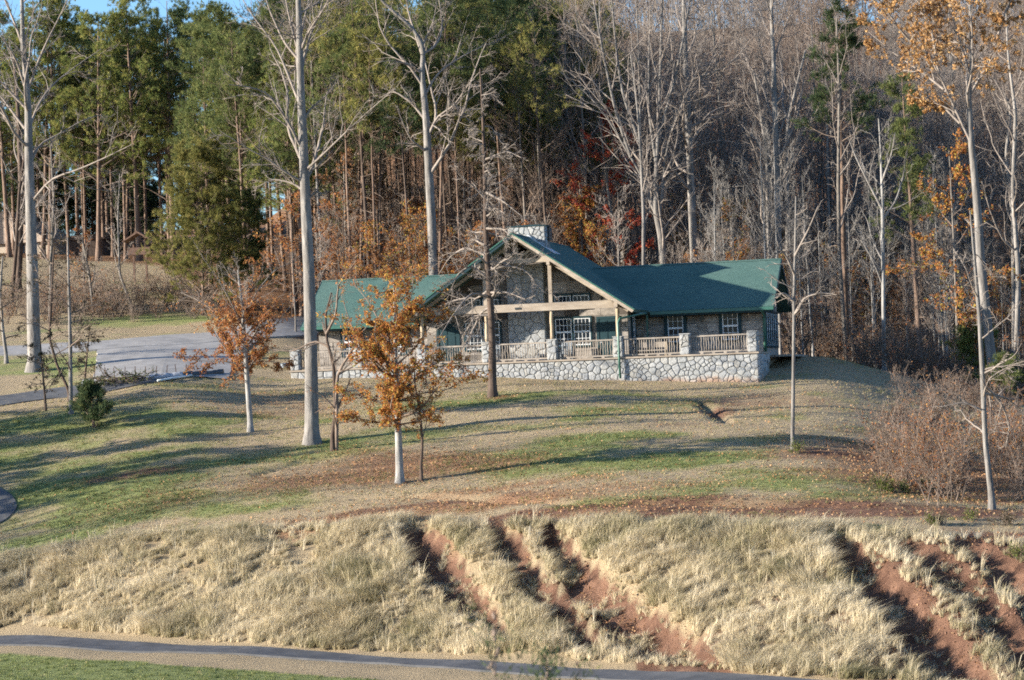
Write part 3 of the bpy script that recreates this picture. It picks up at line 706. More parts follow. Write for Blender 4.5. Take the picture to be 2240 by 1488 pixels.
# downspouts, lantern
def spout(pts, r=.065):
    MB().tube(pts, r, 8).build('downspout', M['green_gutter'], lodge, smooth=True)
spout([(6.72, 2.6, 3.9), (6.66, 1.2, 3.86), (5.72, -.16, 3.62), (5.60, -.19, 3.40), (5.60, -.19, 1.6), (5.62, -.19, .35)])
spout([(UW + .10, VE - .06, ZE - .2), (UW + .10, VW - .2, ZE - .45), (UW + .10, VW - .12, 3.2), (UW + .10, VW - .12, 1.2)], .09)
MB().box(UM + .75, UM + .85, VE - .06, VE + .04, 1.45, ZE - .2).build('downspout', M['green_gutter'], lodge)
lan = MB().box(9.50, 9.60, VW - .05, VW - .0, 3.45, 3.62).box(9.45, 9.65, VW - .26, VW - .06, 3.66, 3.70).prism([(9.43, 3.70), (9.67, 3.70), (9.55, 3.84)], 'y', VW - .27, VW - .05).box(9.53, 9.57, VW - .2, VW - .06, 3.52, 3.55).build('wall_lantern', M['dark_metal'], lodge)
MB().box(9.47, 9.63, VW - .24, VW - .08, 3.42, 3.66).build('pane', M['glass'], lan)
# side walkway boards along the gable end
for k in range(7): MB().box(UW + .05 + k * .2, UW + .235 + k * .2, VW + 1.2, VK + 2, 1.25, 1.36).build('walkway_board', M['rail_wood'], lodge)
# porch furniture
def bench(u, v, w, label):
    c, s = math.cos(TH), math.sin(TH); e = empty('bench', (.37 + u * c + v * s, 141 - u * s + v * c, 1.38), label, 'bench', rz=-TH)
    MB().box(-w/2, w/2, -.2, .2, .42, .47).build('seat', M['rail_wood'], e); MB().box(-w/2, w/2, .2, .25, .60, .90).build('backrest', M['rail_wood'], e)
    for x in (-w/2 + .06, w/2 - .06):
        for y in (-.16, .2): MB().box(x - .035, x + .035, y - .035, y + .035, 0, .42 if y < 0 else .88).build('leg', M['log_wood'], e)
bench(7.0, 2.3, 1.7, 'tan wooden bench behind the railing near the downspout')
M['grey_paint'] = rough_mat('grey_paint', (.22, .25, .28), (.32, .35, .38), 3, .7)
def rocker(u, v, label):
    c, s = math.cos(TH), math.sin(TH); e = empty('rocking_chair', (.37 + u * c + v * s, 141 - u * s + v * c, 1.38), label, 'chair', rz=-TH)
    MB().box(-.28, .28, -.25, .25, .40, .44).build('seat', M['grey_paint'], e)
    b = MB().box(-.28, -.23, .24, .29, .44, 1.1).box(.23, .28, .24, .29, .44, 1.1).box(-.229, .229, .245, .285, 1.0, 1.09)
    for x in np.linspace(-.17, .17, 5): b.box(x - .02, x + .02, .25, .28, .45, 1.0)
    b.build('backrest', M['grey_paint'], e)
    for x in (-.28, .28):
        MB().box(x - .03, x + .03, -.28, .26, .62, .65).box(x - .02, x + .02, -.24, -.20, .06, .62).box(x - .02, x + .02, .2, .24, .06, .42).build('armrest', M['grey_paint'], e)
        MB().tube([(x, -.42, .08), (x, -.2, .03), (x, 0, .022), (x, .25, .03), (x, .5, .09)], .022, 6).build('rocker', M['grey_paint'], e)
rocker(2.4, 1.2, 'blue grey rocking chair on the porch in front of the paired windows')
rocker(-1.7, 1.3, 'blue grey rocking chair on the porch beside the tree trunk')
# ------------------------------------------------------------------ trees
def unit(v): return v / (np.linalg.norm(v, axis=-1, keepdims=True) + 1e-9)
def sample(P, R, idx, t):
    K = P.shape[1]; f = np.clip(t, 0, 1) * (K - 1); i = np.minimum(f.astype(int), K - 2); u = (f - i)[:, None]
    p = P[idx, i] * (1 - u) + P[idx, i + 1] * u; tan = unit(P[idx, i + 1] - P[idx, i]); r = R[idx, i] * (1 - u[:, 0]) + R[idx, i + 1] * u[:, 0]
    return p, tan, r
def plen(P): return np.linalg.norm(np.diff(P, axis=1), axis=2).sum(1)
def grow(P, R, n, rng, t0=.2, t1=1., length=.5, ang=(45, 12), K=5, up=.1, wob=.18, rr=.55, rmin=.006, taper=.6, ltaper=.5, flat=0.0, absl=None):
    """n children on every tube of (P,R)"""
    Mp = len(P); idx = np.repeat(np.arange(Mp), n); N = len(idx)
    base_t = (np.tile(np.arange(n), Mp) + rng.random(N)) / n; t = t0 + (t1 - t0) * base_t
    p, tan, r = sample(P, R, idx, t)
    az = rng.random(N) * 2 * PI + np.tile(np.arange(n) * 2.4, Mp)
    ref = np.where(np.abs(tan[:, 2:3]) < .9, np.array([[0, 0, 1.]]), np.array([[1., 0, 0]]))
    n1 = unit(np.cross(tan, ref)); n2 = np.cross(tan, n1)
    if flat: az = np.where(rng.random(N) < flat, np.where(rng.random(N) < .5, 0, PI) + rng.normal(0, .35, N), az)
    a = np.radians(rng.normal(ang[0], ang[1], N))[:, None]
    d = np.cos(a) * tan + np.sin(a) * (np.cos(az)[:, None] * n1 + np.sin(az)[:, None] * n2)
    Lp = plen(P)[idx] if absl is None else absl
    Ln = Lp * length * (1 - ltaper * base_t) * (.65 + .7 * rng.random(N))
    Q = np.zeros((N, K, 3)); Q[:, 0] = p; st = (Ln / (K - 1))[:, None]
    for k in range(1, K):
        d = unit(d + np.array([0, 0, up]) + rng.normal(0, wob, (N, 3))); Q[:, k] = Q[:, k - 1] + d * st
    r0 = np.maximum(np.minimum(r * rr, r * .95), rmin)
    RR = r0[:, None] * (1 - (1 - taper * .4) * np.linspace(0, 1, K)[None]); RR = np.maximum(RR, rmin * .75)
    return Q, RR
def leaf_geo(C, size, rng, aspect=.55, flat=0.0):
    N = len(C); d = unit(rng.normal(0, 1, (N, 3))); d2 = rng.normal(0, 1, (N, 3))
    if flat: d[:, 2] *= (1 - flat); d = unit(d); d2[:, 2] *= (1 - flat)
    n = unit(np.cross(d, d2)); s = np.cross(n, d); sz = (size * (.6 + .8 * rng.random(N)))[:, None]
    V = np.stack([C - d * sz * .5, C + s * sz * aspect * .5 - n * sz * .08, C + d * sz * .5, C - s * sz * aspect * .5 - n * sz * .08], 1)
    i = (np.arange(N) * 4)[:, None]
    return V.reshape(-1, 3), i + np.array([[0, 1, 2, 3]]), np.repeat(rng.random(N), 4)
def along(P, n, rng, t0=.0, t1=1., jit=.05):
    idx = rng.integers(0, len(P), n); t = t0 + (t1 - t0) * rng.random(n)
    p, _, _ = sample(P, np.ones(P.shape[:2]), idx, t); return p + rng.normal(0, jit, (n, 3))
def needle_geo(C, D, rng, n=14, length=.28, width=.022, spread=.9):
    """tufts of needles at C pointing roughly along D: every needle one slim triangle"""
    N = len(C); c = np.repeat(C, n, 0); d = unit(np.repeat(D, n, 0) + rng.normal(0, spread, (N * n, 3))); ln = length * (.6 + .7 * rng.random(N * n))[:, None]
    s = unit(np.cross(d, rng.normal(0, 1, (N * n, 3)))) * width; off = rng.normal(0, .05, (N * n, 3))
    V = np.stack([c + off - s, c + off + s, c + off + d * ln], 1)
    rv = np.repeat(np.clip(np.repeat(rng.random(N), n) * .7 + rng.random(N * n) * .3, 0, 1), 3)
    return V.reshape(-1, 3), np.arange(N * n * 3).reshape(-1, 3), rv
def trunk_path(Hh, r0, rng, K=14, lean=.03, wob=.02, flare=1.35, tip=.12):
    z = np.linspace(0, 1, K); P = np.zeros((1, K, 3)); P[0, :, 2] = z * Hh
    w = np.cumsum(rng.normal(0, wob * Hh / K * 3, (K, 2)), 0); w -= w[0]; P[0, :, :2] = w * .35 + z[:, None] * Hh * rng.normal(0, lean, 2)
    R = r0 * (tip + (1 - tip) * (1 - z) ** .85); R[0] *= flare * 1.2; P[0, 0, 2] = -.25
    if K > 4: R[1] *= 1.03
    return P, R[None]
def resample(pts, K):
    """pts (k,4): xyz + radius -> smooth K points"""
    pts = np.array(pts, float); s = np.concatenate([[0], np.cumsum(np.linalg.norm(np.diff(pts[:, :3], axis=0), axis=1))]); t = np.linspace(0, s[-1], K)
    out = np.stack([np.interp(t, s, pts[:, k]) for k in range(4)], 1)
    sm = out.copy(); sm[1:-1] = .25 * out[:-2] + .5 * out[1:-1] + .25 * out[2:]
    return sm[None, :, :3], sm[None, :, 3]
def to_mesh(name, groups, smooth=True):
    V, Q = join([tubes(P, R, n) for P, R, n in groups]); return mk_mesh(name, V, [Q], smooth)
def leaf_mesh(name, V, F, rv): return mk_mesh(name, V, [F], False, {'rnd': rv})
def put(root_name, base, parts, label, cat='tree', group=None, rz=0., sc=1.):
    e = empty(root_name, tuple(base), label, cat, group, rz); e.scale = (sc, sc, sc)
    for nm, me, mat in parts:
        obj(nm, me, mat, e)
    return e

# ---- kinds used many times ------------------------------------------------
def bare_kind(seed, Hh, r0, limbs=16, t0=.35, ang=(42, 10), up=.16, ll=.34, bark='bark_grey', twig='twig', n2=6, n3=6, leaves=0, lmat=None, lsize=.16):
    rng = np.random.default_rng(seed); T = trunk_path(Hh, r0, rng)
    l1 = grow(*T, limbs, rng, t0, .99, ll, ang, 7, up, .13, .5, .014, ltaper=.65)
    l2 = grow(*l1, n2, rng, .2, 1, .44, (40, 12), 4, .08, .2, .6, .014)
    l3 = grow(*l2, n3, rng, .15, 1, .55, (38, 14), 3, .05, .25, .8, .0125)
    parts = [('trunk', to_mesh('trunk', [(T[0], T[1], 7)]), M[bark]), ('crown', to_mesh('crown', [(l1[0], l1[1], 5), (l2[0], l2[1], 3), (l3[0], l3[1], 3)]), M[twig])]
    if leaves:
        V, F, rv = leaf_geo(along(l3[0], leaves, rng, .1, 1, .1), np.full(leaves, lsize), rng); parts.append(('foliage', leaf_mesh('foliage', V, F, rv), M[lmat]))
    return parts
def pine_kind(seed, Hh, r0, c0=.45, whorls=22, ll=.16, mat='needle_green', bark='bark_pine', tuft=14, dead=8, nlen=.30, wid=.024, top=1.0, full=1.0, nb=None, clump=1.0):
    rng = np.random.default_rng(seed); T = trunk_path(Hh, r0, rng, 14, .02, .012, 1.25, .1)
    b = grow(*T, nb or int(whorls * 2.6), rng, c0, top, ll, (72, 14), 6, .10, .12, .32, .012, ltaper=.62)
    s = grow(*b, 4, rng, .35, 1, .42, (42, 12), 4, .14, .15, .6, .009)
    d = grow(*T, dead, rng, .15, c0, .07, (80, 12), 4, -.02, .15, .25, .010)
    # needle clumps: dense cushions at the branch ends with gaps between them
    tips = np.concatenate([s[0][:, -1], s[0][:, 2], b[0][:, -1], b[0][:, 4]]); dirs = np.concatenate([s[0][:, -1] - s[0][:, 0]] * 2 + [b[0][:, -1] - b[0][:, 2]] * 2)
    k = rng.random(len(tips)) < .72 * full; tips = tips[k]; dirs = unit(dirs[k])
    c = np.repeat(tips, 4, 0) + rng.normal(0, 1, (len(tips) * 4, 3)) * np.array([.75, .75, .42]) * clump * nlen; dirs = np.repeat(dirs, 4, 0) * .6 + np.array([0, 0, .55])
    V, F, rv = needle_geo(c, unit(dirs), rng, max(3, int(tuft * .75)), nlen, wid, .75)
    return [('trunk', to_mesh('trunk', [(T[0], T[1], 7)]), M[bark]), ('crown', to_mesh('crown', [(b[0], b[1], 4), (s[0], s[1], 3), (d[0], d[1], 3)]), M['twig_brown']), ('foliage', leaf_mesh('foliage', V, F, rv), M[mat])]
def shrub_kind(seed, Hh, stems=9, leaves=500, lmat='leaf_brown', lsize=.12, twig='twig_brown', spread=30):
    rng = np.random.default_rng(seed); N = stems; P = np.zeros((N, 6, 3)); P[:, 0, :2] = rng.normal(0, .12 * Hh, (N, 2)); P[:, 0, 2] = -.1
    az = rng.random(N) * 2 * PI; a = np.radians(np.abs(rng.normal(spread * .7, spread * .4, N))); d = np.stack([np.sin(a) * np.cos(az), np.sin(a) * np.sin(az), np.cos(a)], 1)
    st = (Hh * (.6 + .5 * rng.random(N)) / 5)[:, None]
    for k in range(1, 6): d = unit(d + rng.normal(0, .14, (N, 3)) + [0, 0, .03]); P[:, k] = P[:, k-1] + d * st
    R = np.linspace(.022, .008, 6)[None] * (.7 + .6 * rng.random((N, 1))) * max(1, Hh / 2.5)
    l2 = grow(P, R, 7, rng, .2, 1, .42, (42, 14), 5, .05, .22, .6, .0075); l3 = grow(*l2, 6, rng, .15, 1, .5, (40, 14), 3, .03, .25, .75, .007)
    parts = [('stem', to_mesh('stem', [(P, R, 5)]), M[twig]), ('crown', to_mesh('crown', [(l2[0], l2[1], 3), (l3[0], l3[1], 3)]), M[twig])]
    if leaves:
        V, F, rv = leaf_geo(along(l3[0], leaves, rng, .1, 1, .07), np.full(leaves, lsize), rng); parts.append(('foliage', leaf_mesh('foliage', V, F, rv), M[lmat]))
    return parts

BARE = [bare_kind(100 + k, 20 + 2.2 * (k % 3), .11 + .03 * (k % 3), 20, (.2, .36, .16, .28)[k % 4], (38 + 5 * (k % 3), 10), .16, .30 + .03 * (k % 2), ('bark_grey', 'bark_pale')[k % 2], ('twig', 'twig', 'twig_brown')[k % 3], 8, 8) for k in range(6)]
SAP = [bare_kind(140 + k, 7.5 + 1.5 * k, .05 + .012 * k, 15, .22, (45, 12), .13, .33, ('bark_grey', 'bark_pale', 'bark_brown', 'bark_grey')[k], ('twig', 'twig', 'twig_brown', 'twig')[k], 6, 5) for k in range(4)]
SAPL = [bare_kind(160 + k, 6.5 + 1.2 * k, .05, 14, .2, (55, 12), .06, .36, 'bark_grey', 'twig_brown', 5, 5, 1500, ('leaf_brown', 'leaf_rust', 'leaf_orange')[k], .15) for k in range(3)]
THIN = [pine_kind(180 + k, 19 + 1.5 * k, .12 + .012 * k, .66, 15, .15, ('needle_olive', 'needle_dark', 'needle_green', 'needle_olive')[k], ('bark_pine', 'bark_brown')[k % 2], 13, 22, .30, full=.8) for k in range(4)]
PINE = [pine_kind(200 + k, 20 + 1.3 * k, .20, (.30, .42, .36, .5)[k], 24, .19, ('needle_yellow', 'needle_green', 'needle_yellow', 'needle_green')[k], 'bark_pine', 14, 9, .34, .028) for k in range(4)]
SHR = [shrub_kind(220 + k, 1.6 + .5 * k, 9 + k, (150, 0, 220, 110)[k], ('leaf_brown', 'leaf_brown', 'leaf_rust', 'leaf_brown')[k], .11, 'twig_brown') for k in range(4)]
rf = np.random.default_rng(5)
def scatter(kind_list, root, label, group, spots, smin=.85, smax=1.15, cat='tree', pick=None):
    for k, (x, y) in enumerate(spots):
        if callable(label): lb = label(CX + x / y * FPX, y)
        else: lb = label
        z = float(H(x, y)); i = pick[k] if pick is not None else int(rf.integers(len(kind_list)))
        put(root, (x, y, z - .05), kind_list[i], lb, cat, group, rf.random() * 2 * PI, smin + (smax - smin) * rf.random())
def zone(n, pxr, Yr, sep, seed, avoid=None):
    r = np.random.default_rng(seed); out = []; tries = 0
    while len(out) < n and tries < n * 60:
        tries += 1; px = pxr[0] + (pxr[1] - pxr[0]) * r.random(); Y = Yr[0] + (Yr[1] - Yr[0]) * r.random() ** 1.0; x = (px - CX) / FPX * Y
        if avoid and avoid(px, Y, x): continue
        if all((x - a) ** 2 + (Y - b) ** 2 > sep * sep for a, b in out): out.append((x, Y))
    return out
def near_house(px, Y, x):   # keep clear of the lodge
    u = (x - .37) * math.cos(TH) - (Y - 141) * math.sin(TH); v = (x - .37) * math.sin(TH) + (Y - 141) * math.cos(TH)
    return -15.5 < u < 15.5 and -6 < v < 17.6
def placed(what, places, rows):
    def f(px, Y):
        a = next(t for lim, t in places if px < lim); b = next(t for lim, t in rows if Y < lim); return (what + ' ' + b + ' ' + a).replace('  ', ' ')
    return f
BEHIND = [(740, 'behind the massive pale tree'), (850, 'behind the free end of the sunlit wing'), (940, 'behind the middle of the sunlit wing'), (1050, 'between spreading tree and chimney'), (1150, 'straight behind the chimney'), (1230, 'just past the chimney'), (9999, 'behind the porch gable slope')]
WOOD = [(1330, 'behind the porch gable slope'), (1430, 'around the many-stemmed tree'), (1540, 'behind the middle of the open wing'), (1650, 'behind the outer half of the open wing'), (1730, 'behind the roof corner'), (1830, 'above the mown slope'), (1920, 'under the small dark pine'), (2010, 'by the fishbone tree'), (2090, 'by the white twin stems'), (2170, 'by the golden tree trunk'), (9999, 'at the picture edge')]
FIELD = [(60, 'above the tan roofed house'), (150, 'behind the pale driveway tree'), (250, 'above the dark shed'), (340, 'above the kiosk'), (9999, 'above the broad cedar')]
ROW3 = [(180, 'in the front rows'), (200, 'in the middle rows'), (999, 'in the rear rows')]
WROW = [(185, 'in the front rows'), (210, 'in the middle rows'), (999, 'in the rear rows')]
def near_key(px, Y, x): return near_house(px, Y, x) or (px > 1700 and Y < 158)
scatter(THIN, 'pine_tree', placed('slender dark pine', BEHIND, ROW3), 'slender pines behind the lodge', zone(105, (640, 1330), (171, 224), 1.15, 1, near_house))
scatter(THIN, 'pine_tree', placed('distant dark pine', BEHIND, [(258, 'halfway upslope'), (999, 'near the crest')]), 'distant pines up the slope', zone(22, (560, 1300), (235, 285), 2.4, 2), 1., 1.25)
scatter(PINE, 'pine_tree', placed('tall yellow green pine', FIELD, [(247, 'on the field edge'), (999, 'one row back')]), 'tall pines beyond the field', zone(26, (-240, 470), (234, 262), 3.4, 3), .85, 1.08)
CEDK = [pine_kind(206 + k, 11 + 2 * k, .16, .04, 26, .26, 'needle_dark', 'bark_pine', 14, 0, .34, .03) for k in range(2)]
scatter(CEDK, 'cedar_tree', placed('dark low-branched evergreen shaded', FIELD, [(278, 'behind the field pines'), (999, 'deep behind the field pines')]), 'shaded evergreens behind the field pines', zone(42, (-260, 560), (262, 300), 2.6, 31), .8, 1.15)
scatter(PINE, 'pine_tree', placed('olive green pine', [(520, 'behind the broad cedar'), (600, 'behind the narrow cedar'), (680, 'beside the massive pale tree'), (9999, 'beyond the massive pale tree')], [(205, 'low on the slope'), (999, 'high on the slope')]), 'olive pines between field and lodge', zone(24, (430, 760), (180, 232), 2.4, 4), .78, 1.0)
scatter(BARE, 'bare_tree', placed('bare grey hardwood', WOOD, WROW), 'bare hardwoods on the wooded side', zone(112, (1230, 2520), (178, 240), 2.3, 6, near_house), .8, 1.15)
scatter(BARE, 'bare_tree', placed('distant hardwood', WOOD, [(262, 'low uphill'), (290, 'halfway uphill'), (999, 'near the hilltop')]), 'bare hardwoods up the hillside', zone(180, (1150, 2620), (236, 385), 3.1, 7), .9, 1.25)
scatter(BARE, 'bare_tree', placed('bare hardwood among dark pines', BEHIND, [(180, 'in front'), (999, 'further back')]), 'bare trees among the pines', zone(18, (700, 1240), (172, 215), 3, 8, near_house), .6, .95)
scatter(SAP, 'bare_sapling', placed('thin bare sapling', WOOD, [(172, 'at the wood edge'), (999, 'inside the wood')]), 'bare saplings in the wood', zone(95, (1180, 2330), (160, 205), 1.2, 9, near_key), .5, 1.05)
scatter(SAPL, 'leafy_sapling', placed('small brown leaved tree', BEHIND, [(180, 'in front'), (999, 'further back')]), 'brown leaved understorey trees', zone(64, (640, 1260), (166, 205), 1.5, 10, near_house), .6, 1.15)
scatter([SAP[2], SAP[2], SAP[0]], 'bare_sapling', placed('grey brown sapling among pines', BEHIND, [(176, 'in front'), (999, 'further back')]), 'grey saplings under the pines', zone(30, (640, 1230), (164, 190), 1.5, 12, near_house), .6, 1.1)
PALE = [bare_kind(150 + k, 9 + 2.5 * k, .065 + .012 * k, 13, .3, (40, 12), .13, .3, 'bark_white', 'bark_pale', 6, 5) for k in range(3)]
scatter(PALE, 'bare_sapling', placed('pale-stemmed young tree', WOOD, [(166, 'at the wood edge'), (999, 'just inside the wood')]), 'pale young trees at the wood edge', zone(34, (1560, 2320), (159, 176), 1.6, 14, near_key), .7, 1.15)
scatter(SAPL, 'leafy_sapling', placed('rust leaved young tree', WOOD, [(178, 'at the wood edge'), (999, 'inside the wood')]), 'rust leaved young trees in the wood', zone(44, (1230, 2310), (163, 205), 2.0, 15, near_key), .7, 1.2)
scatter(SHR, 'shrub', placed('brown shrub', WOOD, [(160, 'at the mown edge'), (168, 'inside the wood edge'), (999, 'deeper in the wood')]), 'brown shrubs at the wood edge', zone(70, (1700, 2300), (151, 176), 1.0, 13), .8, 1.4, 'shrub')
# ---- single trees one can point to ---------------------------------------
def key_tree(name, label, trunk, limbs=(), Y=None, seed=0, auto=8, t0=.4, t1=.98, ang=(45, 12), up=.12, ll=.3, bark='bark_pale', twig='twig', n2=7, n3=7, n4=0, wob=.13, leaves=0, lmat=None, lsize=.14, lt=(0, 1), flat=0, ll2=.42, lz=None, droop=0.0, rtw=.0105, cat='tree', absl=None, lflat=0., stems=(), lw=6.5, allleaf=False):
    rng = np.random.default_rng(seed + 900)
    if Y is None: base = ground(trunk[0][0], trunk[0][1])
    else: base = at(trunk[0][0], trunk[0][1], Y); base[2] = float(H(base[0], base[1])); 
    Yb = base[1]; mpp = Yb / FPX
    def conv(lst, w0=None, drift=0.0, dy0=0.0):
        out = []; n = len(lst)
        for i, q in enumerate(lst):
            p = at(q[0], q[1], Yb + dy0 + drift * (i / max(1, n - 1)))
            if Y is not None and i == 0 and w0 is None: p = base.copy()
            r = (q[2] if len(q) > 2 else w0 * (1 - .8 * i / (n - 1))) * mpp / 2
            out.append([p[0] - base[0], p[1] - base[1], p[2] - base[2], r])
        return out
    tp = conv(trunk); r_ = tp[0][3]; tp[0][3] *= 1.45; tp[1:1] = [[tp[0][0] * .7 + tp[1][0] * .3 if len(tp) < 3 else tp[0][0], tp[0][1], tp[0][2] + .22, r_ * 1.2], [tp[0][0], tp[0][1], tp[0][2] + .6, r_ * 1.03]]; tp.insert(0, [tp[0][0], tp[0][1], tp[0][2] - .3, tp[0][3] * 1.3])
    T = resample(tp, max(24, 5 * len(tp)))
    groups = [(T[0], T[1], 10)]; lim = []
    for st in stems:
        S = resample(conv(st, 8), 12); groups.append((S[0], S[1], 8)); lim.append(S)
    for l in limbs:
        lat = abs(l[-1][0] - l[0][0]) * mpp
        lim.append(resample(conv(l, lw if len(l[0]) < 3 else None, rng.uniform(-1, 1) * (lat * .7 + 1)), 12))
    tr = [(np.concatenate([l[0] for l in lim]), np.concatenate([l[1] for l in lim]))] if lim and not stems else []
    if stems:
        n8 = [l for l in lim]; tr = [(np.concatenate([l[0] for l in n8]), np.concatenate([l[1] for l in n8]))]
    br = []
    a1 = grow(*T, auto, rng, t0, t1, ll, ang, 12, up, wob, .45, .012, ltaper=.55, flat=flat) if auto else None
    L1 = [(l[0], l[1]) for l in tr] + ([a1] if auto else [])
    P1 = np.concatenate([q[0] for q in L1]); R1 = np.concatenate([q[1] for q in L1])
    if not stems: br.append((P1, R1, 6))
    elif auto: br.append((a1[0], a1[1], 5))
    l2 = grow(P1, R1, n2, rng, .12, 1, ll2, (42, 12), 5, up * .6 - droop, .2, .55, rtw * 1.35)
    l3 = grow(*l2, n3, rng, .12, 1, .45, (40, 14), 3, .04 - droop, .24, .65, rtw)
    br += [(l2[0], l2[1], 4), (l3[0], l3[1], 3)]; last = l3
    if n4:
        l4 = grow(*l3, n4, rng, .15, 1, .55, (38, 14), 2, .02 - droop, .2, .8, rtw * .85); br.append((l4[0], l4[1], 3)); last = l4
    parts = [('trunk', to_mesh('trunk', groups), M[bark]), ('crown', to_mesh('crown', br), M[twig])]
    if leaves:
        C = along(last[0], leaves * 3, rng, lt[0], lt[1], .06)
        if allleaf: C = np.concatenate([C, along(l2[0], leaves, rng, .2, 1, .08)]); rng.shuffle(C)
        if lz is not None:
            z = C[:, 2] / T[0][0, -1, 2]; C = C[rng.random(len(C)) < np.interp(z, lz[0], lz[1])]
        C = C[:leaves]; V, F, rv = leaf_geo(C, np.full(len(C), lsize), rng, .6, lflat); parts.append(('foliage', leaf_mesh('foliage', V, F, rv), M[lmat]))
    return put(name, base, parts, label, cat)

key_tree('bare_tree', 'tall pale bare tree beside the driveway, thickest trunk left of the parking area', [(76, 812, 30), (71, 600, 26), (66, 450, 22), (63, 340, 19), (62, 250, 16), (58, 180, 13), (50, 100, 11), (48, 0, 8), (45, -120, 4)],
  [[(67, 356), (87, 312), (111, 304), (188, 259), (230, 250)], [(64, 279), (84, 228), (111, 188), (161, 148), (222, 107)], [(60, 201), (81, 141), (101, 94), (144, 10), (160, -40)], [(55, 282), (30, 249), (0, 208), (-50, 170)], [(55, 235), (0, 178), (-40, 160)], [(54, 188), (37, 134), (13, 94), (-20, 50)], [(50, 100), (30, 44), (10, 0), (0, -60)], [(69, 443), (111, 390), (168, 373), (235, 343), (289, 316)]], seed=1, n4=2, auto=5, n2=7, n3=7, t0=.5)
key_tree('bare_tree', 'massive pale bare tree rising past the roof end of the sunlit wing', [(683, 972, 31), (681, 800, 28), (676, 600, 25), (670, 480, 23), (664, 330, 20), (658, 200, 17), (655, 80, 14), (652, -20, 11), (650, -150, 5)],
  [[(661, 329), (632, 269), (585, 202), (545, 190), (500, 185)], [(657, 232), (632, 168), (605, 101), (551, 34), (520, -20)], [(656, 134), (622, 94), (588, 20), (570, -50)], [(656, 124), (638, 60), (625, 0), (618, -70)], [(658, 114), (672, 74), (702, 30), (722, -5), (740, -60)], [(663, 265), (679, 238), (716, 208), (736, 181)], [(668, 373), (699, 346), (750, 296), (810, 240), (862, 196)], [(666, 400), (635, 385), (590, 350), (540, 325), (480, 285)], [(668, 420), (640, 400), (600, 392), (560, 410)], [(670, 440), (690, 420), (715, 425)]], seed=2, n4=2, auto=6, n2=8, n3=7, t0=.45)
key_tree('bare_tree', 'pale spreading bare tree directly behind the sunlit wing of the lodge', [(947, 600, 21), (945, 500, 20), (938, 370, 18), (933, 269, 16), (928, 215, 14), (923, 161, 12), (926, 114, 10), (921, 91, 9), (901, 60, 8), (851, 17, 6), (827, -7, 5), (800, -60, 3)],
  [[(937, 299), (955, 255), (995, 232), (1022, 188), (1049, 158)], [(930, 262), (901, 225), (861, 198), (830, 215)], [(930, 208), (955, 161), (1009, 124), (1042, 107), (1106, 81)], [(926, 118), (955, 101), (968, 67), (965, 27), (955, -30)], [(923, 118), (908, 74), (891, 20), (888, -40)], [(921, 161), (898, 141), (868, 134)], [(935, 333), (901, 309), (884, 275), (870, 240)], [(995, 232), (1010, 245), (1030, 268)]], Y=167, seed=3, n4=2, auto=5, n2=8, n3=7, t0=.4)
key_tree('bare_tree', 'many-stemmed pale bare tree fanning out behind the open wing roof', [(1458, 580, 16), (1446, 514, 15), (1434, 465, 13), (1436, 370, 10), (1442, 235, 8), (1446, 100, 6), (1450, -60, 3)], [], Y=169, seed=4, auto=10, n2=9, n3=8, n4=0, ll=.25, ang=(26, 8), up=.16, t0=.25,
  stems=[[(1440, 480), (1420, 420), (1402, 380), (1365, 320), (1325, 250), (1278, 198), (1222, 155)], [(1436, 470), (1405, 420), (1402, 302), (1399, 188), (1395, 67), (1390, -60)], [(1440, 480), (1450, 420), (1452, 356), (1470, 280), (1500, 210), (1540, 120)], [(1380, 345), (1345, 240), (1318, 110), (1298, 0), (1290, -60)], [(1405, 330), (1360, 200), (1345, 80), (1335, -40)], [(1440, 300), (1475, 180), (1500, 60), (1515, -50)], [(1436, 360), (1418, 240), (1420, 100), (1425, -40)]])
key_tree('bare_tree', 'slim pale bare stem leaning beside the many-stemmed tree behind the roof', [(1400, 580, 9), (1408, 470, 8), (1404, 380, 7), (1396, 250, 5), (1380, 120, 3)], [], Y=166, seed=5, auto=12, n2=6, n3=6, ll=.2, ang=(32, 8), up=.12)
key_tree('bare_tree', 'straight pale bare tree with level curved limbs behind the open wing roof', [(1521, 580, 18), (1514, 470, 17), (1507, 300, 14), (1500, 160, 12), (1496, 0, 9), (1494, -140, 4)],
  [[(1510, 320), (1545, 250), (1590, 230), (1640, 225)], [(1508, 290), (1470, 260), (1440, 240)], [(1505, 200), (1545, 160), (1570, 110)], [(1506, 280), (1560, 255), (1610, 262)], [(1503, 180), (1470, 130), (1440, 90)]], Y=171, seed=6, n4=2, auto=14, n2=8, n3=7, ll=.22, ang=(58, 12), up=.06, t0=.38)
for k, (tr, lb) in enumerate([([(1703, 600, 15), (1702, 500, 14), (1698, 336, 12), (1693, 202, 11), (1692, 118, 9), (1688, 50, 8), (1688, -80, 4)], 'tallest of the grey bare trunks clustered past the roof corner'), ([(1682, 600, 11), (1680, 480, 10), (1678, 336, 8), (1670, 290, 6), (1650, 160, 4)], 'shorter forked grey trunk nearest the roof corner'), ([(1724, 600, 11), (1722, 470, 10), (1718, 336, 9), (1727, 250, 7), (1762, 110, 4)], 'grey bare trunk leaning away in the cluster past the roof corner')]):
    key_tree('bare_tree', lb, tr, [], Y=172 + 2 * k, seed=10 + k, auto=14, n2=7, n3=7, ll=.26, ang=(36, 10), up=.1, t0=.42, bark='bark_pale')
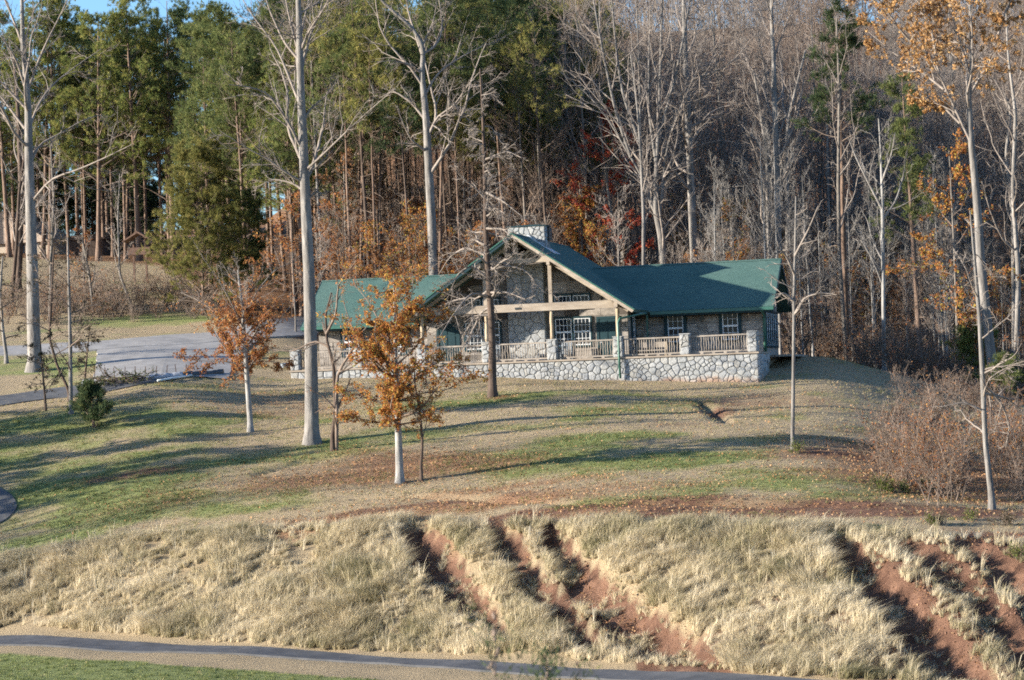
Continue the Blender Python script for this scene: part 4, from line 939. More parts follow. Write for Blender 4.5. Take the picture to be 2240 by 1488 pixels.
key_tree('autumn_tree', 'tall tree with golden orange leaves at the upper corner above the wood edge', [(2174, 804, 22), (2158, 696, 21), (2145, 570, 19), (2140, 480, 18), (2132, 386, 16), (2125, 319, 14), (2118, 202, 12), (2126, 134, 9), (2122, 0, 6), (2118, -120, 3)],
  [[(2124, 312), (2091, 242), (2054, 161), (2014, 90), (1960, 30)], [(2121, 208), (2155, 151), (2182, 84), (2212, 44)], [(2120, 161), (2095, 74), (2081, 20), (2070, -60)], [(2070, 200), (2020, 160), (1960, 120), (1900, 70)], [(2100, 270), (2060, 230), (2040, 220), (2000, 225)], [(2054, 161), (2040, 80), (2030, 0), (2020, -60)], [(2040, 130), (1980, 80), (1930, 10), (1900, -30)], [(2182, 84), (2200, 20), (2230, -30)]], Y=149, seed=20, n4=2, auto=8, n2=8, n3=7, t0=.6, leaves=17000, lmat='leaf_gold', lsize=.18, up=.06)
key_tree('bare_tree', 'thin straight pale sapling alone on the lawn past the end of the deck', [(1735, 985, 8.5), (1736, 800, 7.5), (1737, 640, 6.5), (1740, 520, 5), (1741, 430, 3)], [[(1737, 690), (1760, 650), (1800, 640), (1830, 645)], [(1738, 660), (1715, 640), (1690, 655)], [(1739, 560), (1770, 500), (1790, 450)], [(1738, 600), (1720, 560), (1700, 540)]], seed=21, auto=9, n2=4, n3=4, ll=.15, ang=(65, 14), t0=.5, up=.03, bark='bark_pale')
key_tree('bare_tree', 'rough brown-barked tree with drooping twigs in front of the porch', [(1078, 868, 18), (1077, 760, 16), (1074, 680, 15), (1068, 600, 13), (1063, 520, 11), (1061, 400, 9), (1056, 250, 6), (1050, 150, 3)],
  [[(1068, 600), (1100, 580), (1150, 590), (1190, 640)], [(1070, 640), (1110, 640), (1150, 655)], [(1068, 610), (1030, 580), (1000, 600), (985, 640)], [(1072, 690), (1040, 690), (1010, 740)], [(1065, 560), (1020, 540), (985, 560), (960, 600)], [(1070, 650), (1030, 640), (990, 690), (960, 740)], [(1061, 420), (1100, 440), (1150, 480)], [(1060, 350), (1110, 330), (1140, 345)], [(1062, 500), (1100, 500), (1130, 530)]], seed=22, n4=2, auto=30, n2=8, n3=7, ll=.16, ang=(75, 15), t0=.28, up=-.02, wob=.2, bark='bark_brown', twig='twig', droop=.05)
key_tree('bare_tree', 'crooked pale tree with whitish trunk at the brushy edge of the bank', [(2170, 1115, 14), (2156, 975, 12), (2150, 840, 11), (2143, 705, 9), (2136, 615, 8), (2131, 560, 6), (2122, 460, 3)],
  [[(2150, 840), (2190, 880), (2210, 930), (2200, 980)], [(2150, 860), (2200, 870), (2240, 900)], [(2152, 900), (2110, 880), (2060, 890)]], seed=23, auto=10, n2=6, n3=6, ll=.24, ang=(60, 14), t0=.25, up=.02, bark='bark_pale')
key_tree('bare_tree', 'bright white twin-stemmed tree at the wood edge past the mown slope', [(2080, 834, 11), (2066, 700, 9), (2046, 620, 8), (2032, 560, 7), (2028, 470, 4), (2020, 380, 2.5)], [[(2078, 800, 8), (2070, 740, 7), (2078, 620, 6), (2085, 480, 4), (2088, 400, 2)]], seed=24, auto=10, n2=6, n3=6, ll=.22, t0=.4, bark='bark_white')
key_tree('bare_tree', 'forked crooked grey tree at the wood edge nearest the mown slope', [(1925, 806, 10), (1908, 680, 9), (1905, 640, 8), (1882, 590, 6), (1862, 540, 4), (1852, 460, 2.5)], [[(1905, 640, 7), (1925, 580, 5), (1930, 480, 4), (1932, 380, 2)]], seed=25, auto=10, n2=6, n3=6, ll=.26, t0=.4, bark='bark_grey')
key_tree('bare_tree', 'pale fishbone-branched bare tree in the wood below the small pine', [(1930, 700, 9), (1931, 500, 8), (1929, 400, 6), (1926, 320, 4), (1922, 260, 2.5)], [[(1931, 460), (1900, 400), (1870, 340), (1856, 300)], [(1931, 480), (1960, 440), (1975, 390), (1985, 330)], [(1929, 400), (1950, 340), (1958, 290)]], Y=153, seed=26, auto=14, n2=5, n3=5, ll=.22, ang=(38, 8), t0=.35, bark='bark_white', twig='bark_pale')
for k, (tr, lb) in enumerate([([(2220, 800, 12), (2228, 600, 11), (2215, 420, 9), (2222, 250, 8), (2205, 120, 5), (2200, 0, 3)], 'pale bent bare trunk at the very edge of the wood'), ([(2212, 700, 9), (2216, 480, 8), (2200, 340, 7), (2212, 240, 5), (2195, 200, 3)], 'crooked bare stem beside the bent trunk at the picture edge'), ([(1850, 760, 10), (1836, 560, 9), (1834, 400, 8), (1836, 200, 6), (1830, 40, 3)], 'straight bare pole carrying the small dark pine crown')]):
    key_tree('bare_tree', lb, tr, [], Y=158 + 3 * k, seed=30 + k, auto=12, n2=6, n3=6, ll=.24, ang=(45, 12), t0=.35, bark=('bark_pale', 'bark_pale', 'bark_grey')[k])
# autumn trees on the lawn
key_tree('beech_tree', 'small beech with dense orange leaves on the lawn, whitish trunk', [(875, 1058, 17), (872, 960, 15), (868, 880, 13), (866, 800, 10), (864, 720, 7), (862, 600, 3)],
  [[(868, 900), (830, 880), (790, 865), (740, 860)], [(867, 850), (820, 800), (790, 760), (760, 690), (745, 640)], [(867, 860), (910, 830), (960, 800), (1030, 790)], [(866, 800), (910, 760), (950, 700), (985, 640)], [(870, 930), (920, 920), (955, 915)], [(866, 790), (840, 720), (800, 650), (770, 620)], [(866, 760), (890, 690), (905, 620), (900, 585)], [(868, 880), (920, 860), (980, 855), (1045, 805)], [(870, 920), (830, 925), (780, 915), (750, 905)], [(866, 830), (810, 780), (760, 740), (740, 700)]], seed=40, auto=36, n2=9, n3=6, n4=0, ll=.31, ang=(66, 10), t0=.27, up=.05, ll2=.34, bark='bark_white', twig='twig_brown', leaves=21000, lmat='leaf_orange', lsize=.115, flat=.3, lz=([0, .25, .75, .9, 1.1], [.9, 1, .8, .45, .1]), lflat=.35, lw=4.5, rtw=.007, allleaf=True)
key_tree('beech_tree', 'thinner beech with sparse rusty leaves in front of the parking area', [(548, 946, 12), (541, 830, 11), (536, 760, 9), (531, 680, 6), (520, 590, 3)],
  [[(538, 800), (490, 790), (440, 790), (395, 780)], [(536, 760), (490, 700), (440, 660), (395, 640)], [(536, 770), (580, 740), (620, 690), (650, 650)], [(537, 790), (590, 790), (640, 800)], [(533, 720), (500, 650), (470, 600), (440, 560)], [(533, 700), (560, 640), (600, 590), (650, 570)]], seed=41, auto=28, n2=9, n3=6, n4=0, ll=.32, ang=(60, 12), t0=.33, up=.05, ll2=.36, bark='bark_white', twig='twig', leaves=11500, lmat='leaf_rust', lsize=.11, flat=.3, lz=([0, .3, .45, .7, .85, 1], [.7, 1, 1, .55, .06, 0]), lw=4, rtw=.007, allleaf=True)
key_tree('bare_tree', 'twisted twin-stemmed dogwood at the foot of the massive pale tree', [(728, 987, 9), (734, 900, 8), (730, 800, 7), (715, 745, 6), (712, 690, 5), (725, 640, 3)], [[(736, 985, 9), (737, 900, 8), (736, 820, 7), (765, 775, 5), (785, 740, 3)], [(735, 900), (755, 860), (765, 830)], [(722, 760), (690, 745), (640, 770), (600, 765)], [(714, 730), (735, 690), (740, 620), (780, 570)]], seed=42, auto=7, n2=5, n3=5, ll=.2, bark='bark_brown', twig='twig_brown', leaves=420, lmat='leaf_orange', lsize=.1, lz=([0, .2, .35, .5], [1, 1, .6, 0]))
key_tree('bare_sapling', 'slim dark sapling close beside the whitish trunk of the small beech', [(922, 1053, 7), (924, 970, 6), (919, 900, 5), (908, 850, 4), (905, 780, 2)], [], seed=43, auto=9, n2=5, n3=5, ll=.28, t0=.3, bark='bark_brown', twig='twig_brown', leaves=110, lmat='leaf_rust', lsize=.09)
# dark leaved saplings by the driveway
for k, (tr, lb) in enumerate([([(156, 906, 9), (154, 760, 8), (151, 640, 6), (148, 520, 3)], 'pale thin sapling with dark leaves beside the shaded driveway'), ([(152, 880, 7), (125, 800, 6), (108, 740, 6), (113, 640, 5), (118, 540, 3)], 'leaning sapling with dark leaves crossing the shaded driveway'), ([(14, 795, 8), (6, 720, 7), (0, 640, 6), (6, 560, 3)], 'small dark leaved sapling at the picture edge before the field'), ([(186, 860, 5), (190, 780, 4), (196, 720, 2)], 'low dark leaved sapling in front of the brush pile'), ([(100, 900, 5), (92, 800, 4), (88, 740, 2)], 'low dark leaved sapling beside the massive pale trunk')]):
    key_tree('dark_sapling', lb, tr, [], seed=50 + k, auto=12, n2=5, n3=5, ll=.34, ang=(70, 12), up=.0, t0=.25, bark=('bark_pale', 'bark_brown', 'bark_pale', 'bark_brown', 'bark_brown')[k], twig='twig_brown', leaves=700, lmat='leaf_dark', lsize=.11)
for k, (tr, lb) in enumerate([([(40, 640, 15), (44, 540, 14), (46, 400, 12), (40, 250, 9), (30, 120, 5)], 'dark bare trunk standing behind the pale tree by the driveway'), ([(28, 655, 9), (36, 540, 8), (42, 420, 7), (60, 300, 4)], 'thin dark trunk leaning against the dark bare trunk before the field'), ([(290, 690, 6), (262, 600, 5), (258, 480, 4), (262, 380, 2)], 'thin pale tree at the field edge near the wooden kiosk'), ([(110, 700, 8), (112, 560, 7), (118, 440, 6), (110, 300, 3)], 'bare tree in the hedge line below the tan roofed house'), ([(205, 690, 6), (195, 600, 6), (180, 520, 4)], 'short bare tree in the hedge line beside the dark shed')]):
    key_tree('bare_tree', lb, tr, [], seed=60 + k, auto=12, n2=6, n3=6, ll=.26, ang=(50, 12), t0=.3, bark=('bark_brown', 'bark_brown', 'bark_pale', 'bark_grey', 'bark_grey')[k])
# bent fallen limb in the hedge
# evergreens with a place of their own
def conifer(name, label, px, py, top_py, width_px, seed, mat, Y=None, c0=.05, whorls=26, tuft=16, nlen=.22, wid=.02, full=1., bark='bark_pine', ang=70, wp=1.0):
    base = ground(px, py) if Y is None else np.array([*at(px, py, Y)[:2], 0.]); base[2] = float(H(base[0], base[1]))
    Hh = (at(px, top_py, base[1])[2] - base[2]); Wd = width_px * base[1] / FPX / 2
    return put(name, base, pine_kind(seed, Hh, max(.08, .011 * Hh), c0, whorls, Wd / Hh * 1.15, mat, bark, tuft, 4, nlen, wid, 1., full), label)
conifer('cedar_tree', 'broad bushy olive cedar between the parking area and the field', 445, 690, 335, 215, 301, 'needle_olive', c0=.04, whorls=52, tuft=20, nlen=.24, wid=.022, full=1.1)
conifer('cedar_tree', 'narrower dark cedar tucked behind the broad olive cedar', 545, 680, 430, 120, 302, 'needle_green', Y=183, c0=.06, whorls=26)
conifer('pine_tree', 'small dark pine crown rising among bare trees past the roof corner', 1850, 740, 30, 150, 303, 'needle_dark', Y=166, c0=.63, whorls=14, tuft=18, nlen=.3)
conifer('pine_tree', 'layered green pine growing under the golden tree at the wood edge', 2015, 760, 170, 130, 304, 'needle_green', Y=160, c0=.45, whorls=12, tuft=18, nlen=.3)
conifer('cedar_tree', 'low dark green cedar bush at the wood edge by the picture side', 2205, 880, 795, 90, 305, 'needle_green', c0=.03, whorls=14, tuft=16, nlen=.15)
conifer('pine_tree', 'young soft green pine beside the low cedar bush at the wood edge', 2140, 850, 730, 110, 306, 'needle_yellow', Y=151, c0=.05, whorls=12, tuft=16, nlen=.22)
conifer('cedar_tree', 'small dark cedar bush on the shaded lawn below the driveway', 205, 935, 850, 80, 307, 'needle_dark', c0=.03, whorls=14, tuft=16, nlen=.14)
for k, (px, Y, top, c0, wd, lb) in enumerate([(215, 232, 40, .30, 210, 'largest yellow green pine in front of the field pines'), (305, 233, -10, .36, 200, 'tall pine with a pale double trunk above the kiosk'), (110, 236, 10, .34, 200, 'tall yellow pine above the tan roofed house'), (380, 236, 0, .22, 190, 'dark green pine with low branches above the broad cedar'), (20, 236, 40, .4, 180, 'yellow green pine at the picture edge beyond the tan house'), (1010, 205, -40, .6, 230, 'dark pine crown looming above the stand behind the chimney'), (1130, 190, 10, .66, 220, 'dark pine with golden tipped crown above the chimney')]):
    conifer('pine_tree', lb, px, 560, top, wd, 310 + k, ('needle_yellow', 'needle_yellow', 'needle_yellow', 'needle_green', 'needle_yellow', 'needle_dark', 'needle_dark')[k], Y=Y, c0=c0, whorls=24, tuft=16, nlen=.34, wid=.03)
# leafy understorey spots
for k, (tr, mat, nl, lb, Y) in enumerate([([(1345, 600, 8), (1340, 500, 7), (1325, 380, 5), (1310, 250, 3)], 'leaf_red', 10000, 'slender red leaved maple behind the chimney and the many-stemmed tree', 176), ([(1275, 580, 6), (1272, 500, 5), (1268, 400, 3)], 'leaf_orange', 6500, 'glowing orange understorey tree right behind the chimney', 178), ([(1240, 585, 6), (1238, 500, 5), (1232, 420, 3)], 'leaf_rust', 1800, 'rust leaved understorey tree touching the chimney outline', 181),
    ([(2092, 700, 6), (2088, 560, 5), (2080, 400, 3), (2076, 330, 2)], 'leaf_orange', 5000, 'orange leaved young tree below the golden tree', 153), ([(2120, 760, 5), (2112, 690, 4), (2105, 640, 2)], 'leaf_orange', 900, 'small orange leaved sapling low at the wood edge', 151), ([(185, 640, 5), (183, 560, 4), (180, 500, 2)], 'leaf_rust', 500, 'rusty little tree in front of the dark shed', 200), ([(760, 600, 6), (755, 480, 5), (752, 340, 3)], 'leaf_brown', 2200, 'brown leaved tree behind the roof end of the sunlit wing', 178)]):
    key_tree('autumn_tree', lb, tr, [], Y=Y, seed=80 + k, auto=16, n2=7, n3=6, ll=.30, ang=(62, 12), t0=.2, up=.03, bark='bark_grey', twig='twig_brown', leaves=nl, lmat=mat, lsize=.15, flat=.3)
# brush on the near side of the wood edge and along the hedge line
rb = np.random.default_rng(77)
def brush(spots, label, group, kinds, s=(.7, 1.2)):
    for px, py in spots:
        p = ground(px, py); put('shrub', p, kinds[int(rb.integers(len(kinds)))], label(px, py) if callable(label) else label, 'shrub', group, rb.random() * 6, s[0] + (s[1] - s[0]) * rb.random())
brush([(1930 + rb.random() * 340, 940 + rb.random() * 160) for _ in range(40)], placed('twiggy brown bush', [(2010, 'at the lawn edge of the brushy corner'), (2100, 'in the middle of the brushy corner'), (2180, 'around the crooked pale tree'), (9999, 'at the picture edge below the wood')], [(1000, 'in the upper row'), (1050, 'in the middle row'), (9999, 'in the lower row')]), 'brown bushes in the brushy corner', [SHR[0], SHR[2], SHR[0], SHR[3]], (.5, 1.05))
brush([(1960 + rb.random() * 300, 850 + rb.random() * 90) for _ in range(24)], placed('twiggy bush', [(2040, 'below the fishbone tree'), (2110, 'below the white twin stems'), (2180, 'below the golden tree'), (9999, 'below the low cedar bush')], [(890, 'high on the slope'), (9999, 'lower on the slope')]), 'bushes below the white tree', [SHR[0], SHR[2], SHR[3]], (.5, .9))
brush([(150 + rb.random() * 330, 668 + rb.random() * 38) for _ in range(34)], placed('dark brambly bush', [(230, 'below the dark shed'), (300, 'below the kiosk'), (380, 'beside the broad cedar'), (9999, 'under the broad cedar')], [(685, 'at the back of the hedge line'), (9999, 'at the front of the hedge line')]), 'hedge line bushes above the parking area', SHR, (.7, 1.3))
brush([(-10 + rb.random() * 150, 668 + rb.random() * 50) for _ in range(14)], 'dark bush in the hedge line behind the pale tree', 'hedge bushes behind the pale tree', SHR, (.7, 1.3))
GRS = [shrub_kind(240 + k, .9 + .3 * k, 8, 420, ('leaf_green', 'leaf_dark')[k], .10, 'twig_brown', 40) for k in range(2)]
brush([(1750, 992)], 'low green tuft of growth at the foot of the thin lawn sapling', None, GRS[:1], (.6, .7))
brush([(1900 + rb.random() * 140, 1050 + rb.random() * 35) for _ in range(10)], 'low yellow green weed clump on the lawn edge near the brushy corner', 'weed clumps by the brushy corner', GRS[:1], (.4, .7))
brush([(2030, 1148), (2060, 1150), (2230, 1225), (2210, 1150), (2130, 1140)], 'low green bush on the bare red bank top', 'green bushes on the red bank', GRS, (.5, .8))
brush([(1960 + rb.random() * 290, 1010 + rb.random() * 95) for _ in range(12)], placed('thin orange brown sapling clump', [(2060, 'near the lawn edge'), (2160, 'in the brushy corner'), (9999, 'at the picture edge')], [(1060, 'behind the bushes'), (9999, 'in front of the bushes')]), 'orange brown sapling clumps', [shrub_kind(260, 3.2, 6, 420, 'leaf_rust', .10, 'twig_brown', 18)], (.6, 1.0))
# out-of-focus saplings close to the camera
FG = [pine_kind(330 + k, 3.0, .014, .55, 9, .06, 'needle_dark', 'bark_brown', 5, 0, .075, .007, nb=10, full=.6) for k in range(2)]
for k, (px, top, lb) in enumerate([(1058, 1335, 'blurred dark sapling top close to the camera at the lower edge'), (1208, 1405, 'shorter blurred sapling top close to the camera'), (1290, 1440, 'lowest blurred sapling tip close to the camera'), (1155, 1450, 'blurred twig tip between the two near saplings')]):
    p = at(px, top, 16.0 + k * .7); z = float(H(p[0], p[1])); s = (p[2] - z) / 3.0
    put('foreground_sapling', (p[0], p[1], z), FG[k % 2], lb, 'sapling', None, k * 1.3, s)
# trees out of the picture to the sunny side, whose long shadows cross the lawn
scatter(CEDK, 'cedar_tree', 'dense evergreen outside the picture whose long shadow falls on the lawn', 'shade trees beyond the picture edge', [(-40, 115), (-43, 118.5), (-38, 122), (-45, 125), (-41, 128.5), (-37, 132), (-48, 121), (-36, 118)], .55, .8)
scatter(BARE, 'bare_tree', 'bare tree outside the picture whose long shadow falls on the lawn', 'bare shade trees beyond the picture edge', [(-60, 104), (-72, 98), (-52, 108), (-66, 112), (-85, 100)], .75, 1.0)
# ------------------------------------------------------------------ small things of the place
M['tan_roof'] = rough_mat('tan_roof', (.30, .235, .19), (.42, .34, .28), 4, .9, .3, .02)
M['shed_wood'] = rough_mat('shed_wood', (.045, .032, .026), (.085, .06, .048), 4, .9, .4, .02)
M['kiosk_wood'] = rough_mat('kiosk_wood', (.085, .05, .038), (.15, .095, .07), 4, .85, .4, .01, .2)
M['cut_lumber'] = rough_mat('cut_lumber', (.40, .26, .14), (.62, .45, .26), 4, .85, .3, .01, .3)
M['tarp'] = rough_mat('tarp', (.03, .035, .04), (.07, .075, .08), 2, .5, .6, .05, spec=.4)
M['grey_cloth'] = rough_mat('grey_cloth', (.22, .23, .25), (.36, .37, .40), 2, .8, .6, .05)
M['pvc'] = rough_mat('pvc', (.62, .66, .66), (.75, .78, .78), 2, .4)
# far tan-roofed house
p = hit(18, 556, 200); e = empty('house', (p[0] + .2, p[1] + 6, float(H(p[0], p[1])) - .2), 'pale tan roofed house beyond the field at the picture edge', 'house', rz=-.25)
MB().box(-5, 5, -3.5, 3.5, -1, 1.6).build('wall', M['tan_wood'], e)
MB().prism([(-4.6, 1.35), (4.6, 1.35), (4.6, 1.5), (0, 4.6), (-4.6, 1.5)], 'y', -4, 4).build('roof', M['tan_roof'], e)
MB().box(1.0, 1.9, -3.56, -3.5, .3, 1.4).build('window', M['glass'], e); MB().box(-2.4, -1.5, -3.56, -3.5, -.6, 1.4).build('door', M['green_trim'], e)
# dark shed
p = hit(192, 560, 200); e = empty('shed', (p[0], p[1] + 1, p[2] - .1), 'low dark brown shed at the top of the field', 'shed', rz=-.1)
MB().box(-1.65, 1.65, -1, 1.6, -.3, 1.7).build('wall', M['shed_wood'], e); MB().prism([(-1.9, 1.65), (1.9, 1.65), (1.9, 1.75), (0, 2.25), (-1.9, 1.75)], 'y', -1.2, 1.8).build('roof', M['shed_wood'], e)
for k in range(9): MB().box(-1.64 + k * .367, -1.30 + k * .367, -1.04, -1.003, -.3, 1.62).build('plank', M['shed_wood'], e)
# wooden kiosk on posts
p = hit(296, 618, 180); s = p[1] / FPX; e = empty('kiosk', p, 'brown wooden kiosk with a small roof standing on posts in the field', 'kiosk', rz=-.15)
for x in (-.05, 1.0): MB().box(x - .07, x + .07, -.07, .07, -.3, 3.6).build('post', M['kiosk_wood'], e)
MB().box(-.55, 1.4, -.16, -.075, 2.25, 2.85).build('board', M['kiosk_wood'], e)
MB().prism([(-.75, 3.3), (.5, 4.0), (1.75, 3.3), (1.75, 3.42), (.5, 4.15), (-.75, 3.42)], 'y', -.7, .7).build('roof', M['kiosk_wood'], e)
# pile of sawn lumber: every board a thing with the same look
p = hit(262, 545, 190)
for k in range(14):
    w = 1.4 + rs.random(); lay = k // 5
    o = MB().box(-w / 2, w / 2, -.07, .07, 0, .07).build('lumber_board', M['cut_lumber']); o.location = (p[0] - .2 + rs.normal(0, .25), p[1] + (k % 5) * .17 - .3, p[2] + .02 + lay * .085 + .1); o.rotation_euler = (0, rs.normal(0, .03), rs.normal(0, .12))
    o['label'] = 'sawn board in the lumber heap beside the kiosk'; o['category'] = 'board'; o['group'] = 'boards of the lumber heap'
# heap of cut branches, silt cloth, pipes by the parking area
p = ground(262, 840); rng = np.random.default_rng(3)
N = 70; P = np.zeros((N, 5, 3)); P[:, 0] = rng.normal(0, 1, (N, 3)) * [.9, .45, .12] + [0, 0, .25]; d = unit(rng.normal(0, 1, (N, 3)) * [1, .45, .18])
for k in range(1, 5): d = unit(d + rng.normal(0, .15, (N, 3)) * [1, 1, .4]); P[:, k] = P[:, k-1] + d * .28
P[..., 2] = np.maximum(P[..., 2], .03); R = np.linspace(.022, .01, 5)[None] * (.6 + .8 * rng.random((N, 1)))
l2 = grow(P, R, 5, rng, .2, 1, .4, (40, 10), 4, 0, .2, .6, .007)
V, F, rv = leaf_geo(along(l2[0], 900, rng, 0, 1, .05), np.full(900, .1), rng)
put('brush_pile', p, [('branches', to_mesh('branches', [(P, R, 4), (l2[0], l2[1], 3)]), M['twig_brown']), ('foliage', leaf_mesh('foliage', V, F, rv), M['leaf_green'])], 'heap of cut green branches at the edge of the parking area', 'brush pile')
def cloth(name, label, a, b, wd, mat, hgt=.25, cat='tarp'):
    A = ground(*a); B = ground(*b); n, mth = 28, 7; t = np.linspace(0, 1, n)[:, None]; u = np.linspace(-1, 1, mth)[None]
    X = A[0] + (B[0] - A[0]) * t + u * 0; Yv = A[1] + (B[1] - A[1]) * t + u * wd / 2; Z = H(X, Yv) + .03 + hgt * (1 - u ** 2) * (.35 + .9 * fbm(t * 9 + u, u * 2 + 3, 71)) + .05 * fbm(t * 30, u * 8, 72)
    i = (np.arange(n - 1)[:, None] * mth + np.arange(mth - 1)[None]).ravel(); V = np.stack([X + .08 * fbm(t * 7, u * 3, 75), Yv + .12 * fbm(t * 8, u * 2, 76), Z], -1).reshape(-1, 3); c = V.mean(0)
    o = obj(name, mk_mesh(name, V - c, [np.stack([i, i + 1, i + mth + 1, i + mth], 1)], True), mat, None, tuple(c)); o['label'] = label; o['category'] = cat
    sm = o.modifiers.new('thick', 'SOLIDIFY'); sm.thickness = .02
cloth('silt_cloth', 'rumpled grey silt cloth lying left of the cut branches', (180, 842), (238, 838), 1.0, M['grey_cloth'])
cloth('silt_cloth', 'rumpled grey silt cloth lying along the parking area edge', (320, 832), (400, 826), .7, M['grey_cloth'])
cloth('tarp', 'black tarp strip at the end of the silt cloth', (392, 827), (487, 820), .6, M['tarp'])
A = ground(345, 838); B = ground(420, 828)
o = MB().tube([A + [0, 0, .12], (A + B) / 2 + [0, 0, .14], B + [0, 0, .15]], .055, 10).build('pipe', M['pvc'], smooth=True); o['label'] = 'white plastic pipe lying on the grass beside the silt cloth'; o['category'] = 'pipe'
for k, px in enumerate(np.linspace(205, 430, 11)):
    q = ground(px, 834 - (px - 205) * .055); st = MB().box(-.02, .02, -.02, .02, -.2, .62 + .1 * rs.random()).build('stake', M['kiosk_wood'], None, loc=(q[0], q[1] + .3, q[2])); st.rotation_euler = (rs.normal(0, .06), rs.normal(0, .06), 0)
    st['label'] = 'thin wooden stake of the silt fence beside the parking area'; st['category'] = 'stake'; st['group'] = 'silt fence stakes'
A = ground(618, 806); B = ground(642, 804)
o = MB().tube([A + [0, 0, .18], B + [0, 0, .2]], .11, 12).box(A[0] - .1, A[0] + .05, A[1] - .15, A[1] + .15, A[2] + .0, A[2] + .3).build('drain_pipe', M['pvc'], smooth=False); o['label'] = 'white drain pipe end beside the corner pillar of the deck'; o['category'] = 'pipe'

# ------------------------------------------------------------------ grasses and fallen leaves (masses)
rg = np.random.default_rng(21)
def blades(C, n, hgt, rad, lean, rng, width=.012, seg=2, rv=None, dirbias=(0.25, -.15), curl=.8):
    """n bent blades on every clump centre C"""
    N = len(C); c = np.repeat(C, n, 0); Mn = N * n
    hh = (np.repeat(hgt, n) * (.55 + .6 * rng.random(Mn)))[:, None]; a = rng.random(Mn) * 2 * PI; rr = np.sqrt(rng.random(Mn)) * np.repeat(rad, n)
    o = np.stack([np.cos(a) * rr, np.sin(a) * rr, np.zeros(Mn)], 1); out = np.stack([np.cos(a), np.sin(a), np.zeros(Mn)], 1) * (rr / (np.repeat(rad, n) + 1e-6))[:, None] + rng.normal(0, .35, (Mn, 3)) * [1, 1, 0] + (np.array([dirbias[0], dirbias[1], 0]) if len(dirbias) == 2 else dirbias)
    b = c + o * .6; m_ = b + np.array([0, 0, 1.]) * hh * .6 + out * hh * lean * .45; t = m_ + np.array([0, 0, 1.]) * hh * (.45 - .35 * curl * rng.random((Mn, 1))) + out * hh * lean * (.6 + .4 * rng.random((Mn, 1)))
    s = np.stack([np.cos(a + 1.3), np.sin(a + 1.3), np.zeros(Mn)], 1) * width
    if seg == 1:
        V = np.stack([b - s, b + s, t], 1).reshape(-1, 3); F = np.arange(Mn * 3).reshape(-1, 3); k = 3; Fs = [F]
    else:
        V = np.stack([b - s, b + s, m_ + s * .9, m_ - s * .9, t], 1).reshape(-1, 3); i = (np.arange(Mn) * 5)[:, None]; Fs = [i + np.array([[0, 1, 2, 3]]), i + np.array([[3, 2, 4]])]; k = 5
    col = np.clip(np.repeat(rv, n) + rng.normal(0, .13, Mn), 0, 1)
    return V, Fs, np.repeat(col, k)
def xy_zone(n, pxr, yfun, rng):
    px = pxr[0] + (pxr[1] - pxr[0]) * rng.random(n); t = rng.random(n); Y = yfun(px, t); return (px - CX) / FPX * Y, Y, px
# tall dry grass on the bank
def ybank(px, t):
    a = (px - CX) / FPX; b = np.interp(a, _ca, _cY[:, 5]); c = np.interp(a, _ca, _cY[:, 6]); return b + .15 + (c - b) * 1.06 * t
X, Y, px = xy_zone(9800, (-120, 2330), ybank, rg)
gdd, _ = gully_field(X, Y); n1 = fbm(X / 1.7, Y / 1.7, 61)
right = np.interp(px, [1780, 1900, 2000, 2300], [0, .45, .65, .6])
keep = (gdd > 1.02) & (rg.random(len(X)) > right * (Y > 0)) & (n1 > .27)
X, Y, gdd, n1 = X[keep], Y[keep], gdd[keep], n1[keep]
C = np.stack([X, Y, H(X, Y) - .02], 1); big = sstep(.35, .7, n1)
M['dry_grass'] = leaf_mat('dry_grass', [(0, (.11, .115, .055)), (.3, (.30, .265, .15)), (.6, (.57, .48, .325)), (1, (.76, .67, .50))], .42, 0)
hg = (.22 + .30 * big + .18 * rg.random(len(X)) ** 2); colr = .66 + .42 * (fbm(X / 2.2, Y / 1.8, 66) - .5) * 2 + .25 * (rg.random(len(X)) - .5) - .12 * big
sw = (fbm(X / 2.4, Y / 2.4, 68) - .5) * 9; V, Fs, rv = blades(C, 45, hg, .14 + .12 * big, .72, rg, .007, 2, colr, np.repeat(np.stack([.2 + .55 * np.cos(sw), .55 * np.sin(sw) - .15, 0 * sw], 1), 45, 0))
obj('dry_grass', mk_mesh('dry_grass', V, Fs, False, {'rnd': rv}), M['dry_grass'], kind='stuff', label='tall pale dry grass covering the bank')
# sparse tussocks in the gullies
X, Y, px = xy_zone(5200, (840, 2320), ybank, rg); gdd, _ = gully_field(X, Y); n1 = fbm(X / .9, Y / .9, 63); k = (gdd < 1.0) & (n1 > .52) & ((px < 1780) | (n1 > .56)); X, Y = X[k], Y[k]
V, Fs, rv = blades(np.stack([X, Y, H(X, Y) - .03], 1), 26, .2 + .15 * rg.random(len(X)), np.full(len(X), .14), .8, rg, .01, 2, .45 + .3 * rg.random(len(X)))
obj('gully_grass', mk_mesh('gully_grass', V, Fs, False, {'rnd': rv}), M['dry_grass'], kind='stuff', label='sparse grass tufts growing in the red gullies')
